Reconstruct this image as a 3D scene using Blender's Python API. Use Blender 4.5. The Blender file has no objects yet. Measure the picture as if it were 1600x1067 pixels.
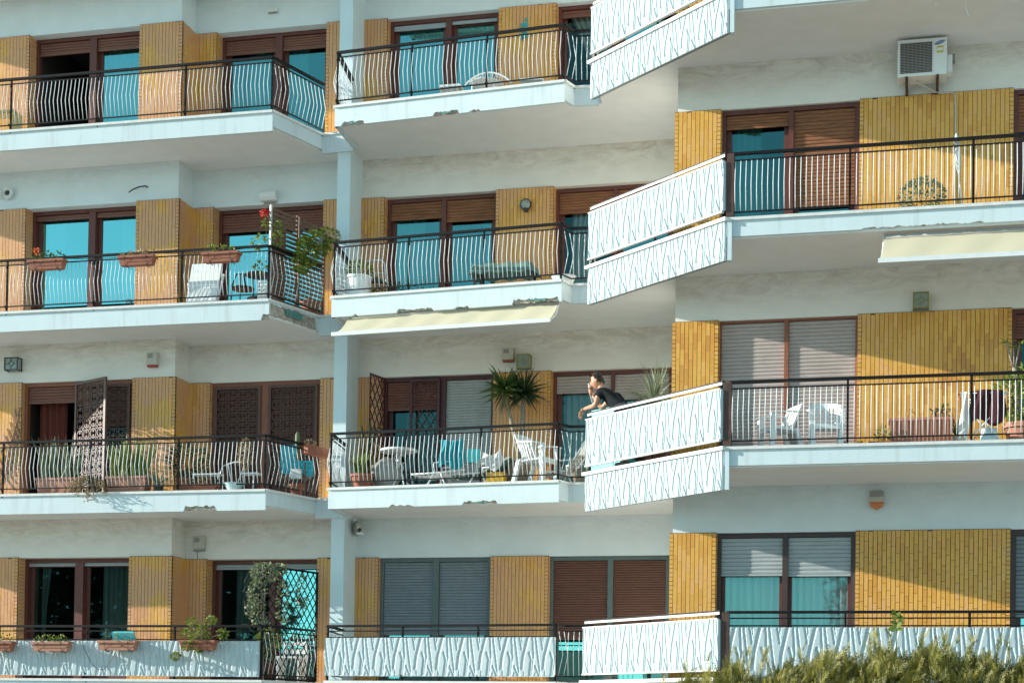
import bpy, math, random
from mathutils import Vector, Matrix
R = math.radians
rnd = random.Random(7)
scene = bpy.context.scene
COL = scene.collection

# ------------------------------------------------------------------ camera
CAM = Vector((3.4926, -24.157, 1.565))
YAW, PITCH, ROLL = 0.23872, 0.02407, 0.01472
fw = Vector((-math.sin(YAW)*math.cos(PITCH), math.cos(YAW)*math.cos(PITCH), math.sin(PITCH)))
rt = Vector((math.cos(YAW), math.sin(YAW), 0)); up = rt.cross(fw)
rt2 = rt*math.cos(ROLL) + up*math.sin(ROLL); up2 = up*math.cos(ROLL) - rt*math.sin(ROLL)
cd = bpy.data.cameras.new('camera'); cam = bpy.data.objects.new('camera', cd); COL.objects.link(cam)
cd.sensor_width = 36; cd.lens = 58.5; cd.shift_y = 0.3393; cd.clip_end = 2000; cd.clip_start = 0.1
m = Matrix((rt2, up2, -fw)).transposed().to_4x4(); m.translation = CAM
cam.matrix_world = m; scene.camera = cam

# ------------------------------------------------------------------ light
SUN = Vector((-0.926, -0.2375, 0.2945)).normalized()      # towards the sun
SUN_EL = math.asin(SUN.z); SUN_ROT = math.atan2(SUN.x, SUN.y)
w = bpy.data.worlds.new('World'); scene.world = w; w.use_nodes = True
nt = w.node_tree; bg = nt.nodes['Background']
sky = nt.nodes.new('ShaderNodeTexSky'); sky.sky_type = 'NISHITA'; sky.sun_disc = False
sky.sun_elevation = SUN_EL; sky.sun_rotation = SUN_ROT; sky.air_density = 1.0; sky.dust_density = 0.2; sky.ozone_density = 1.0
tint = nt.nodes.new('ShaderNodeMixRGB'); tint.blend_type = 'MULTIPLY'; tint.inputs[0].default_value = 1
tint.inputs[2].default_value = (0.58, 0.95, 1.0, 1)
bw = nt.nodes.new('ShaderNodeRGBToBW'); nt.links.new(sky.outputs[0], bw.inputs[0])
even = nt.nodes.new('ShaderNodeMixRGB'); even.blend_type = 'MULTIPLY'; even.inputs[0].default_value = 1; even.inputs[2].default_value = (0.60, 0.97, 1.10, 1)
nt.links.new(bw.outputs[0], even.inputs[1]); nt.links.new(sky.outputs[0], tint.inputs[1])
blend = nt.nodes.new('ShaderNodeMixRGB'); blend.inputs[0].default_value = 0.6
nt.links.new(tint.outputs[0], blend.inputs[1]); nt.links.new(even.outputs[0], blend.inputs[2]); nt.links.new(blend.outputs[0], bg.inputs[0])
bg.inputs[1].default_value = 0.14
sd = bpy.data.lights.new('sun', 'SUN'); sd.energy = 4.0; sd.angle = R(0.5); sd.color = (1.0, 0.955, 0.86)
so = bpy.data.objects.new('sun', sd); COL.objects.link(so); so.rotation_euler = SUN.to_track_quat('Z', 'Y').to_euler()
so.location = (-20, -10, 20)
scene.view_settings.view_transform = 'Standard'; scene.view_settings.look = 'None'
scene.view_settings.exposure = 0.92; scene.view_settings.gamma = 1.0
scene.cycles.max_bounces = 4; scene.cycles.diffuse_bounces = 3; scene.cycles.glossy_bounces = 2; scene.cycles.transparent_max_bounces = 6

# ------------------------------------------------------------------ materials
def newmat(name):
    mt = bpy.data.materials.new(name); mt.use_nodes = True
    return mt, mt.node_tree, mt.node_tree.nodes['Principled BSDF']
def N(nt, t, **kw):
    n = nt.nodes.new(t)
    for k, v in kw.items():
        if k in n.inputs: n.inputs[k].default_value = v
        else: setattr(n, k, v)
    return n
def plain(name, col, rough=0.6, var=0.12, scale=6.0, metal=0.0, bump=0.0, bscale=60.0, spec=0.5, stretch=(1, 1, 1)):
    mt, nt, p = newmat(name)
    tc = N(nt, 'ShaderNodeNewGeometry'); mp = N(nt, 'ShaderNodeMapping'); mp.inputs['Scale'].default_value = stretch
    nt.links.new(tc.outputs['Position'], mp.inputs['Vector'])
    no = N(nt, 'ShaderNodeTexNoise', Scale=scale, Detail=5.0, Roughness=0.6); nt.links.new(mp.outputs[0], no.inputs['Vector'])
    mr = N(nt, 'ShaderNodeMapRange'); nt.links.new(no.outputs[0], mr.inputs[0])
    mr.inputs[1].default_value = 0.25; mr.inputs[2].default_value = 0.75
    mr.inputs[3].default_value = 1-var; mr.inputs[4].default_value = 1+var
    mx = N(nt, 'ShaderNodeVectorMath', operation='MULTIPLY'); mx.inputs[0].default_value = col[:3]
    nt.links.new(mr.outputs[0], mx.inputs[1]); nt.links.new(mx.outputs[0], p.inputs['Base Color'])
    p.inputs['Roughness'].default_value = rough; p.inputs['Metallic'].default_value = metal
    p.inputs['Specular IOR Level'].default_value = spec
    if bump:
        b = N(nt, 'ShaderNodeTexNoise', Scale=bscale, Detail=4.0); nt.links.new(mp.outputs[0], b.inputs['Vector'])
        bp = N(nt, 'ShaderNodeBump', Strength=bump, Distance=0.01); nt.links.new(b.outputs[0], bp.inputs['Height'])
        nt.links.new(bp.outputs[0], p.inputs['Normal'])
    return mt
def paint_mat(name, col, stain, stain_col, top0, streak=0.0):
    """white wall paint with grimy clouds under the ceiling line and fine wear"""
    mt, nt, p = newmat(name)
    g = N(nt, 'ShaderNodeNewGeometry'); sx = N(nt, 'ShaderNodeSeparateXYZ'); nt.links.new(g.outputs['Position'], sx.inputs[0])
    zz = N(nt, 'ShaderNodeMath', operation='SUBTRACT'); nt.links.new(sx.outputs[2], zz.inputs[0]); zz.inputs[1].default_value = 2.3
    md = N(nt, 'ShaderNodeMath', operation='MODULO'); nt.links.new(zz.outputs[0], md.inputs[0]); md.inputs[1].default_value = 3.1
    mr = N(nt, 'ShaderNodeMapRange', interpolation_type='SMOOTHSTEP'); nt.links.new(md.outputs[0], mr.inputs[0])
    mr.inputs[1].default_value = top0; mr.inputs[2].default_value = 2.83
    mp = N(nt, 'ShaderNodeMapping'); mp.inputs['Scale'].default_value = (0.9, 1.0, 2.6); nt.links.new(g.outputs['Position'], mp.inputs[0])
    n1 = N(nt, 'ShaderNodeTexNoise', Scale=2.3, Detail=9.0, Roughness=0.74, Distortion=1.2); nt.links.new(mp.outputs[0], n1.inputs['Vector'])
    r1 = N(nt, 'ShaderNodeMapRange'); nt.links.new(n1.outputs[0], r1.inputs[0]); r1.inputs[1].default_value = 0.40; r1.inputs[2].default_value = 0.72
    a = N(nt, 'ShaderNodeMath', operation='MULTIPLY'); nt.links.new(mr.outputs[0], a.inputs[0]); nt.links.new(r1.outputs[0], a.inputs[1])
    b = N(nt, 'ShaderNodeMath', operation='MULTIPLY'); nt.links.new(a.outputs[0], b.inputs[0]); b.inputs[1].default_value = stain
    mp2 = N(nt, 'ShaderNodeMapping'); mp2.inputs['Scale'].default_value = (5.0, 5.0, 0.35); nt.links.new(g.outputs['Position'], mp2.inputs[0])
    n2 = N(nt, 'ShaderNodeTexNoise', Scale=1.6, Detail=6.0, Roughness=0.6); nt.links.new(mp2.outputs[0], n2.inputs['Vector'])
    r2 = N(nt, 'ShaderNodeMapRange'); nt.links.new(n2.outputs[0], r2.inputs[0]); r2.inputs[1].default_value = 0.52; r2.inputs[2].default_value = 0.85
    s2 = N(nt, 'ShaderNodeMath', operation='MULTIPLY'); nt.links.new(r2.outputs[0], s2.inputs[0]); s2.inputs[1].default_value = streak
    ad = N(nt, 'ShaderNodeMath', operation='ADD', use_clamp=True); nt.links.new(b.outputs[0], ad.inputs[0]); nt.links.new(s2.outputs[0], ad.inputs[1])
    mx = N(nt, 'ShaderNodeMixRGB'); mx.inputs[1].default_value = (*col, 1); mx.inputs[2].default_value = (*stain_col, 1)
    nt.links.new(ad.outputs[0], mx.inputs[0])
    n3 = N(nt, 'ShaderNodeTexNoise', Scale=3.0, Detail=6.0); nt.links.new(g.outputs['Position'], n3.inputs['Vector'])
    r3 = N(nt, 'ShaderNodeMapRange'); nt.links.new(n3.outputs[0], r3.inputs[0]); r3.inputs[3].default_value = 0.90; r3.inputs[4].default_value = 1.06
    mm = N(nt, 'ShaderNodeVectorMath', operation='MULTIPLY'); nt.links.new(mx.outputs[0], mm.inputs[0]); nt.links.new(r3.outputs[0], mm.inputs[1])
    nt.links.new(mm.outputs[0], p.inputs['Base Color']); p.inputs['Roughness'].default_value = 0.75
    nb = N(nt, 'ShaderNodeTexNoise', Scale=45.0, Detail=5.0); nt.links.new(g.outputs['Position'], nb.inputs['Vector'])
    bp = N(nt, 'ShaderNodeBump', Strength=0.25, Distance=0.006); nt.links.new(nb.outputs[0], bp.inputs['Height']); nt.links.new(bp.outputs[0], p.inputs['Normal'])
    return mt
def tile_mat(name, per_object):
    mt, nt, p = newmat(name)
    if per_object:
        src = N(nt, 'ShaderNodeObjectInfo').outputs['Random']
    else:
        src = N(nt, 'ShaderNodeAttribute', attribute_name='tone').outputs['Fac']
    g = N(nt, 'ShaderNodeNewGeometry')
    n0 = N(nt, 'ShaderNodeTexNoise', Scale=0.9, Detail=2.0); nt.links.new(g.outputs['Position'], n0.inputs['Vector'])
    r0 = N(nt, 'ShaderNodeMapRange'); nt.links.new(n0.outputs[0], r0.inputs[0]); r0.inputs[1].default_value = 0.3; r0.inputs[2].default_value = 0.7
    mixv = N(nt, 'ShaderNodeMath', operation='MULTIPLY_ADD'); nt.links.new(src, mixv.inputs[0]); mixv.inputs[1].default_value = 0.55
    hv = N(nt, 'ShaderNodeMath', operation='MULTIPLY'); nt.links.new(r0.outputs[0], hv.inputs[0]); hv.inputs[1].default_value = 0.45
    nt.links.new(hv.outputs[0], mixv.inputs[2])
    cr = N(nt, 'ShaderNodeValToRGB'); nt.links.new(mixv.outputs[0], cr.inputs[0])
    e = cr.color_ramp.elements; e[0].position = 0.0; e[0].color = (0.55, 0.215, 0.04, 1); e[1].position = 1.0; e[1].color = (0.68, 0.35, 0.15, 1)
    for pos, c in ((0.3, (0.70, 0.335, 0.056, 1)), (0.55, (0.77, 0.405, 0.078, 1)), (0.8, (0.77, 0.40, 0.12, 1))):
        x = e.new(pos); x.color = c
    n1 = N(nt, 'ShaderNodeTexNoise', Scale=28.0, Detail=4.0); nt.links.new(g.outputs['Position'], n1.inputs['Vector'])
    r1 = N(nt, 'ShaderNodeMapRange'); nt.links.new(n1.outputs[0], r1.inputs[0]); r1.inputs[3].default_value = 0.86; r1.inputs[4].default_value = 1.12
    mm = N(nt, 'ShaderNodeVectorMath', operation='MULTIPLY'); sx = N(nt, 'ShaderNodeSeparateXYZ'); nt.links.new(g.outputs['Position'], sx.inputs[0])
    px = N(nt, 'ShaderNodeMapRange'); nt.links.new(sx.outputs[0], px.inputs[0]); px.inputs[1].default_value = -0.5; px.inputs[2].default_value = -4.0
    n5 = N(nt, 'ShaderNodeTexNoise', Scale=1.7, Detail=2.0); nt.links.new(g.outputs['Position'], n5.inputs['Vector'])
    r5 = N(nt, 'ShaderNodeMapRange'); nt.links.new(n5.outputs[0], r5.inputs[0]); r5.inputs[1].default_value = 0.36; r5.inputs[2].default_value = 0.52; r5.inputs[4].default_value = 0.75
    f5 = N(nt, 'ShaderNodeMath', operation='MULTIPLY'); nt.links.new(px.outputs[0], f5.inputs[0]); nt.links.new(r5.outputs[0], f5.inputs[1])
    pk = N(nt, 'ShaderNodeMixRGB'); nt.links.new(f5.outputs[0], pk.inputs[0]); nt.links.new(cr.outputs[0], pk.inputs[1]); pk.inputs[2].default_value = (0.68, 0.335, 0.185, 1)
    nt.links.new(pk.outputs[0], mm.inputs[0]); nt.links.new(r1.outputs[0], mm.inputs[1])
    nt.links.new(mm.outputs[0], p.inputs['Base Color'])
    rg = N(nt, 'ShaderNodeMapRange'); nt.links.new(src, rg.inputs[0]); rg.inputs[3].default_value = 0.28; rg.inputs[4].default_value = 0.58; nt.links.new(rg.outputs[0], p.inputs['Roughness'])
    return mt
def glass_mat(name, refl, tintc, rough=0.015):
    mt, nt, p = newmat(name); nt.nodes.remove(p); out = nt.nodes['Material Output']
    tr = N(nt, 'ShaderNodeBsdfTransparent'); tr.inputs[0].default_value = (*tintc, 1)
    gl = N(nt, 'ShaderNodeBsdfGlossy'); gl.inputs['Color'].default_value = (0.34, 0.96, 0.93, 1); gl.inputs['Roughness'].default_value = rough
    g = N(nt, 'ShaderNodeNewGeometry'); nz = N(nt, 'ShaderNodeTexNoise', Scale=0.9, Detail=1.0); nt.links.new(g.outputs['Position'], nz.inputs['Vector'])
    bp = N(nt, 'ShaderNodeBump', Strength=0.04, Distance=0.05); nt.links.new(nz.outputs[0], bp.inputs['Height']); nt.links.new(bp.outputs[0], gl.inputs['Normal'])
    mx = N(nt, 'ShaderNodeMixShader'); mx.inputs[0].default_value = refl
    nt.links.new(tr.outputs[0], mx.inputs[1]); nt.links.new(gl.outputs[0], mx.inputs[2]); nt.links.new(mx.outputs[0], out.inputs[0])
    return mt
def cloth_mat(name, col, trans=0.35):
    mt, nt, p = newmat(name); out = nt.nodes['Material Output']
    p.inputs['Base Color'].default_value = (*col, 1); p.inputs['Roughness'].default_value = 0.9
    t = N(nt, 'ShaderNodeBsdfTranslucent'); t.inputs[0].default_value = (*col, 1)
    mx = N(nt, 'ShaderNodeMixShader'); mx.inputs[0].default_value = trans
    nt.links.new(p.outputs[0], mx.inputs[1]); nt.links.new(t.outputs[0], mx.inputs[2]); nt.links.new(mx.outputs[0], out.inputs[0])
    return mt
def leaf_mat(name, c0, c1, trans=0.3):
    mt, nt, p = newmat(name); out = nt.nodes['Material Output']
    at = N(nt, 'ShaderNodeAttribute', attribute_name='tone')
    mx = N(nt, 'ShaderNodeMixRGB'); nt.links.new(at.outputs['Fac'], mx.inputs[0]); mx.inputs[1].default_value = (*c0, 1); mx.inputs[2].default_value = (*c1, 1)
    nt.links.new(mx.outputs[0], p.inputs['Base Color']); p.inputs['Roughness'].default_value = 0.5
    t = N(nt, 'ShaderNodeBsdfTranslucent'); nt.links.new(mx.outputs[0], t.inputs[0])
    ms = N(nt, 'ShaderNodeMixShader'); ms.inputs[0].default_value = trans
    nt.links.new(p.outputs[0], ms.inputs[1]); nt.links.new(t.outputs[0], ms.inputs[2]); nt.links.new(ms.outputs[0], out.inputs[0])
    return mt
M = {}
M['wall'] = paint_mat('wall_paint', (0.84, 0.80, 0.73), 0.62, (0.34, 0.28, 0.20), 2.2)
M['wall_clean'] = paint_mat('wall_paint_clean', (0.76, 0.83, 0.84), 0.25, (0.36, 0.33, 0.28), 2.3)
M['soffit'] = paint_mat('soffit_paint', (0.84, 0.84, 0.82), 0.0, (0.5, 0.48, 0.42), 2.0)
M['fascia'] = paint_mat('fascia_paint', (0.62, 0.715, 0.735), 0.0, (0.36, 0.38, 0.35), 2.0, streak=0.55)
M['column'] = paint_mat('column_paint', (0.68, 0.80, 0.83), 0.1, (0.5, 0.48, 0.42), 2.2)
M['concrete'] = plain('spalled_concrete', (0.42, 0.37, 0.31), 0.9, 0.5, 14, bump=0.8, bscale=40)
M['oldpaint'] = plain('teal_old_paint', (0.10, 0.24, 0.22), 0.8, 0.4, 20)
M['coping'] = plain('marble_coping', (0.70, 0.70, 0.67), 0.45, 0.14, 9)
M['tile'] = tile_mat('glazed_tile', False); M['tile_obj'] = tile_mat('glazed_tile_single', True)
M['mortar'] = plain('dark_mortar', (0.11, 0.06, 0.038), 0.9, 0.3, 30)
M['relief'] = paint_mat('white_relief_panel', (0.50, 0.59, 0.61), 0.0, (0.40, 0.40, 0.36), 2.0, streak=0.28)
M['black'] = plain('black_railing_paint', (0.008, 0.008, 0.009), 0.5, 0.3, 15, spec=0.2)
M['bar'] = plain('white_baluster_paint', (0.76, 0.79, 0.78), 0.4, 0.12, 18)
M['metal'] = plain('pale_metal', (0.60, 0.60, 0.57), 0.4, 0.15, 12)
M['brown'] = plain('brown_frame', (0.13, 0.036, 0.024), 0.5, 0.35, 22, stretch=(3, 3, 0.4))
M['rust'] = plain('brown_post', (0.075, 0.035, 0.025), 0.6, 0.4, 12)
M['maroon'] = plain('maroon_frame', (0.075, 0.014, 0.018), 0.45, 0.3, 20)
M['tanwood'] = plain('tan_wood_frame', (0.27, 0.09, 0.042), 0.55, 0.3, 20, stretch=(3, 3, 0.4))
M['greyframe'] = plain('grey_green_frame', (0.10, 0.13, 0.125), 0.45, 0.15, 10)
M['darkframe'] = plain('dark_brown_frame', (0.06, 0.032, 0.028), 0.45, 0.2, 10)
M['sh_brown'] = plain('brown_shutter', (0.20, 0.072, 0.045), 0.5, 0.15, 8)
M['sh_chest'] = plain('chestnut_shutter', (0.14, 0.055, 0.035), 0.5, 0.12, 8)
M['sh_wood'] = plain('weathered_wood_shutter', (0.27, 0.105, 0.045), 0.75, 0.45, 9, bump=0.4, bscale=30, stretch=(0.5, 1, 5))
M['sh_beige'] = plain('mauve_beige_shutter', (0.46, 0.38, 0.35), 0.55, 0.1, 6)
M['sh_grey'] = plain('grey_shutter', (0.38, 0.39, 0.38), 0.55, 0.1, 6)
M['sh_blue'] = plain('blue_grey_shutter', (0.20, 0.23, 0.25), 0.45, 0.08, 6)
M['sh_light'] = plain('light_grey_shutter', (0.40, 0.43, 0.44), 0.45, 0.08, 6)
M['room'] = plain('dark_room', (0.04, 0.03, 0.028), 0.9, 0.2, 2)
M['glass'] = glass_mat('sky_glass', 0.56, (0.40, 0.62, 0.62))
M['glass_mid'] = glass_mat('mid_glass', 0.40, (0.38, 0.62, 0.62))
M['glass_pale'] = glass_mat('pale_glass', 0.17, (0.92, 0.97, 0.97))
M['glass_low'] = glass_mat('low_glass', 0.17, (0.22, 0.50, 0.50))
M['glass_dim'] = glass_mat('dim_glass', 0.27, (0.26, 0.52, 0.52))
M['glass_dark'] = glass_mat('dark_glass', 0.07, (0.55, 0.62, 0.62))
M['curtain'] = cloth_mat('white_curtain', (0.72, 0.73, 0.70), 0.4)
M['curtain_green'] = cloth_mat('sage_curtain', (0.20, 0.29, 0.26), 0.4)
M['curtain_red'] = cloth_mat('russet_curtain', (0.22, 0.05, 0.035), 0.4)
M['curtain_teal'] = cloth_mat('teal_curtain', (0.02, 0.38, 0.40), 0.4)
M['awning'] = cloth_mat('cream_awning', (0.76, 0.69, 0.50), 0.3)
M['white'] = plain('white_plastic', (0.80, 0.82, 0.81), 0.4, 0.05, 8)
M['whitemetal'] = plain('white_metal', (0.74, 0.76, 0.75), 0.35, 0.08, 10)
M['beige'] = plain('beige_plastic', (0.55, 0.52, 0.44), 0.5, 0.06, 10)
M['grey'] = plain('mid_grey_plastic', (0.30, 0.29, 0.27), 0.5, 0.1, 10)
M['dark'] = plain('dark_plastic', (0.03, 0.03, 0.03), 0.45, 0.2, 10)
M['terra'] = plain('terracotta', (0.33, 0.115, 0.065), 0.75, 0.2, 10)
M['terra_pale'] = plain('pale_terracotta', (0.44, 0.20, 0.13), 0.75, 0.18, 10)
M['soil'] = plain('soil', (0.04, 0.026, 0.018), 0.95, 0.3, 40)
M['teal'] = plain('teal_plastic', (0.02, 0.36, 0.40), 0.45, 0.1, 8)
M['cyan'] = plain('cyan_plastic', (0.10, 0.50, 0.52), 0.45, 0.08, 8)
M['paleblue'] = plain('pale_blue_plastic', (0.50, 0.64, 0.66), 0.45, 0.1, 8)
M['tealcloth'] = cloth_mat('teal_towel', (0.01, 0.33, 0.40), 0.15)
M['greencloth'] = plain('grey_green_cloth', (0.10, 0.20, 0.18), 0.85, 0.25, 7)
M['wine'] = cloth_mat('wine_cloth', (0.055, 0.008, 0.014), 0.15)
M['whitecloth'] = cloth_mat('white_cloth', (0.72, 0.73, 0.72), 0.25)
M['wicker'] = plain('wicker', (0.24, 0.19, 0.13), 0.8, 0.4, 40, bump=0.6, bscale=80)
M['yellow'] = plain('yellow_plastic', (0.65, 0.38, 0.03), 0.5, 0.1, 8)
M['lamp_glass'] = plain('lamp_glass', (0.28, 0.34, 0.30), 0.15, 0.2, 10)
M['olive'] = plain('olive_brass', (0.26, 0.25, 0.05), 0.45, 0.2, 14)
M['orange'] = plain('orange_lens', (0.65, 0.17, 0.015), 0.25, 0.1, 10)
M['red'] = plain('red_plastic', (0.40, 0.03, 0.02), 0.4, 0.1, 10)
M['bluelogo'] = plain('blue_badge', (0.0, 0.12, 0.36), 0.4, 0.02, 5)
M['stickerY'] = plain('yellow_sticker', (0.62, 0.50, 0.05), 0.5, 0.05, 5)
M['woodslat'] = plain('brown_wood_slat', (0.16, 0.095, 0.065), 0.7, 0.25, 14)
M['skin'] = plain('skin', (0.52, 0.27, 0.17), 0.5, 0.06, 10)
M['hair'] = plain('brown_hair', (0.035, 0.02, 0.014), 0.6, 0.25, 60)
M['shirt'] = plain('black_tshirt', (0.014, 0.016, 0.018), 0.9, 0.3, 20, spec=0.15, bump=1.0, bscale=14)
M['jeans'] = plain('dark_trousers', (0.012, 0.014, 0.022), 0.85, 0.2, 20)
M['bark'] = plain('pale_bark', (0.30, 0.26, 0.20), 0.9, 0.35, 25, bump=0.6, bscale=40)
M['leaf'] = leaf_mat('leaf_green', (0.035, 0.075, 0.018), (0.12, 0.19, 0.04))
M['leaf_yel'] = leaf_mat('leaf_yellow_green', (0.10, 0.16, 0.02), (0.28, 0.32, 0.05))
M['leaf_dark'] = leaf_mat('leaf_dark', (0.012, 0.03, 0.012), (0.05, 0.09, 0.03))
M['leaf_grey'] = leaf_mat('leaf_grey_green', (0.09, 0.12, 0.06), (0.30, 0.34, 0.20))
M['leaf_dry'] = leaf_mat('leaf_dry', (0.20, 0.13, 0.06), (0.42, 0.33, 0.18))
M['conifer'] = leaf_mat('conifer', (0.075, 0.08, 0.012), (0.30, 0.27, 0.05), 0.2)
M['petal_red'] = leaf_mat('red_petal', (0.50, 0.015, 0.012), (0.65, 0.05, 0.03))
M['petal_orange'] = leaf_mat('orange_petal', (0.60, 0.10, 0.02), (0.70, 0.18, 0.05))
M['ground'] = plain('paving', (0.40, 0.36, 0.31), 0.9, 0.2, 1.2)

# ------------------------------------------------------------------ mesh helpers
ORG = {}
class MB:
    def __init__(s): s.v = []; s.f = []; s.t = []
    def add(s, vs, fs, tone=None):
        o = len(s.v); s.v += [tuple(x) for x in vs]
        s.f += [tuple(i+o for i in f) for f in fs]; s.t += [0.5 if tone is None else tone]*len(fs)
    def box(s, x0, x1, y0, y1, z0, z1, tone=None):
        s.add([(x0,y0,z0),(x1,y0,z0),(x1,y1,z0),(x0,y1,z0),(x0,y0,z1),(x1,y0,z1),(x1,y1,z1),(x0,y1,z1)],
              [(0,3,2,1),(4,5,6,7),(0,1,5,4),(1,2,6,5),(2,3,7,6),(3,0,4,7)], tone)
    def obox(s, c, ux, uy, uz, hx, hy, hz, tone=None):
        c = Vector(c); ux = Vector(ux)*hx; uy = Vector(uy)*hy; uz = Vector(uz)*hz
        p = [c+ux*a+uy*b+uz*d for d in (-1,1) for (a,b) in ((-1,-1),(1,-1),(1,1),(-1,1))]
        s.add(p, [(0,3,2,1),(4,5,6,7),(0,1,5,4),(1,2,6,5),(2,3,7,6),(3,0,4,7)], tone)
    def bar(s, p, q, a, b, upv=(0,0,1)):
        p = Vector(p); q = Vector(q); d = q-p; L = d.length
        if L < 1e-6: return
        d.normalize(); u = Vector(upv)
        if abs(d.dot(u)) > 0.99: u = Vector((0,1,0))
        sd_ = d.cross(u).normalized(); u2 = sd_.cross(d)
        s.obox((p+q)/2, d, sd_, u2, L/2, a/2, b/2)
    def tube(s, pts, r, n=6, cap=True):
        pts = [Vector(p) for p in pts]; k = len(pts); rr = r if isinstance(r, (list, tuple)) else [r]*k
        ref = Vector((0.13, 0.31, 0.94)); vs = []
        for i, p in enumerate(pts):
            d = (pts[min(i+1,k-1)]-pts[max(i-1,0)]).normalized()
            a = d.cross(ref)
            if a.length < 1e-3: a = d.cross(Vector((1,0,0)))
            a.normalize(); b = d.cross(a)
            for j in range(n):
                t = 2*math.pi*j/n; vs.append(p+a*math.cos(t)*rr[i]+b*math.sin(t)*rr[i])
        fs = [(i*n+j, i*n+(j+1)%n, (i+1)*n+(j+1)%n, (i+1)*n+j) for i in range(k-1) for j in range(n)]
        if cap: fs += [tuple(range(n))[::-1], tuple((k-1)*n+j for j in range(n))]
        s.add(vs, fs)
    def prism(s, poly, z0, z1):
        n = len(poly)
        s.add([(x,y,z0) for x,y in poly]+[(x,y,z1) for x,y in poly],
              [tuple(range(n))[::-1], tuple(range(n,2*n))]+[(i,(i+1)%n,n+(i+1)%n,n+i) for i in range(n)])
    def lathe(s, c, prof, n=14, sx=1, sy=1):
        c = Vector(c); vs = []; k = len(prof)
        for r, z in prof:
            for j in range(n):
                t = 2*math.pi*j/n; vs.append((c.x+r*sx*math.cos(t), c.y+r*sy*math.sin(t), c.z+z))
        fs = [(i*n+j, i*n+(j+1)%n, (i+1)*n+(j+1)%n, (i+1)*n+j) for i in range(k-1) for j in range(n)]
        fs += [tuple(range(n))[::-1], tuple((k-1)*n+j for j in range(n))]
        s.add(vs, fs)
    def sphere(s, c, r, n=12, m_=8, sc=(1,1,1)):
        c = Vector(c); vs = [(c.x, c.y, c.z+r*sc[2])]; fs = []
        for i in range(1, m_):
            a = math.pi*i/m_
            for j in range(n):
                t = 2*math.pi*j/n; vs.append((c.x+r*sc[0]*math.sin(a)*math.cos(t), c.y+r*sc[1]*math.sin(a)*math.sin(t), c.z+r*sc[2]*math.cos(a)))
        vs.append((c.x, c.y, c.z-r*sc[2])); b = len(vs)-1
        for j in range(n):
            fs.append((0, 1+j, 1+(j+1)%n)); fs.append((b, 1+(m_-2)*n+(j+1)%n, 1+(m_-2)*n+j))
            for i in range(m_-2): fs.append((1+i*n+j, 1+(i+1)*n+j, 1+(i+1)*n+(j+1)%n, 1+i*n+(j+1)%n))
        s.add(vs, fs)
    def leaf(s, p, d, L, W, tone, droop=0.0, seg=1, nrm=None):
        p = Vector(p); d = Vector(d).normalized(); u = Vector(nrm) if nrm else Vector((rnd.uniform(-1,1), rnd.uniform(-1,1), rnd.uniform(0.1,1)))
        sd_ = d.cross(u)
        if sd_.length < 1e-3: sd_ = d.cross(Vector((1,0,0)))
        sd_.normalize()
        if seg == 1:
            q = p+d*L*0.45
            s.add([p, q+sd_*W/2, p+d*L-Vector((0,0,droop*L)), q-sd_*W/2], [(0,1,2,3)], tone)
        else:
            vs = []; c = p.copy(); dd = d.copy()
            for i in range(seg+1):
                t = i/seg; ww = W/2*(1-t)**0.6*(0.55+0.45*min(1, t*4)) if i < seg else 0.001
                vs += [c+sd_*ww, c-sd_*ww]
                dd = (dd+Vector((0,0,-droop/seg))).normalized(); c = c+dd*L/seg
            s.add(vs, [(2*i,2*i+1,2*i+3,2*i+2) for i in range(seg)], tone)
    def cloud(s, c, rad, n, L, W, bias=0.6, droop=0.1):
        c = Vector(c)
        for _ in range(n):
            while True:
                q = Vector((rnd.uniform(-1,1), rnd.uniform(-1,1), rnd.uniform(-1,1)))
                if 0.05 < q.length < 1: break
            q *= (q.length**(bias-1) if q.length > 0 else 1)*0.95
            p = c+Vector((q.x*rad[0], q.y*rad[1], q.z*rad[2]))
            d = q.normalized()+Vector((rnd.uniform(-.8,.8), rnd.uniform(-.8,.8), rnd.uniform(-.4,.8)))
            s.leaf(p, d, L*rnd.uniform(.6,1.3), W*rnd.uniform(.7,1.3), rnd.random(), droop)
    def mesh(s, name, org=(0,0,0)):
        o = Vector(org); me = bpy.data.meshes.new(name)
        me.from_pydata([(x-o.x, y-o.y, z-o.z) for x,y,z in s.v], [], s.f)
        at = me.attributes.new('tone', 'FLOAT', 'FACE'); at.data.foreach_set('value', s.t)
        return me
    def build(s, name, mat, parent=None, smooth=False, org=None):
        if parent is not None: org = ORG[parent.name]
        elif org is None:
            xs = [p[0] for p in s.v]; ys = [p[1] for p in s.v]
            org = ((min(xs)+max(xs))/2, (min(ys)+max(ys))/2, min(p[2] for p in s.v))
        me = s.mesh(name, org); me.materials.append(M[mat] if isinstance(mat, str) else mat)
        if smooth: me.polygons.foreach_set('use_smooth', [True]*len(me.polygons))
        ob = bpy.data.objects.new(name, me); COL.objects.link(ob); ORG[ob.name] = tuple(org)
        if parent is not None: ob.parent = parent
        else: ob.location = org
        return ob
def thing(name, label, cat, loc, group=None):
    o = bpy.data.objects.new(name, None); COL.objects.link(o); o.location = loc; o.empty_display_size = 0.2
    o['label'] = label; o['category'] = cat; ORG[o.name] = tuple(loc)
    if group: o['group'] = group
    return o
def tag(o, label, cat, group=None):
    o['label'] = label; o['category'] = cat
    if group: o['group'] = group
    return o

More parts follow.
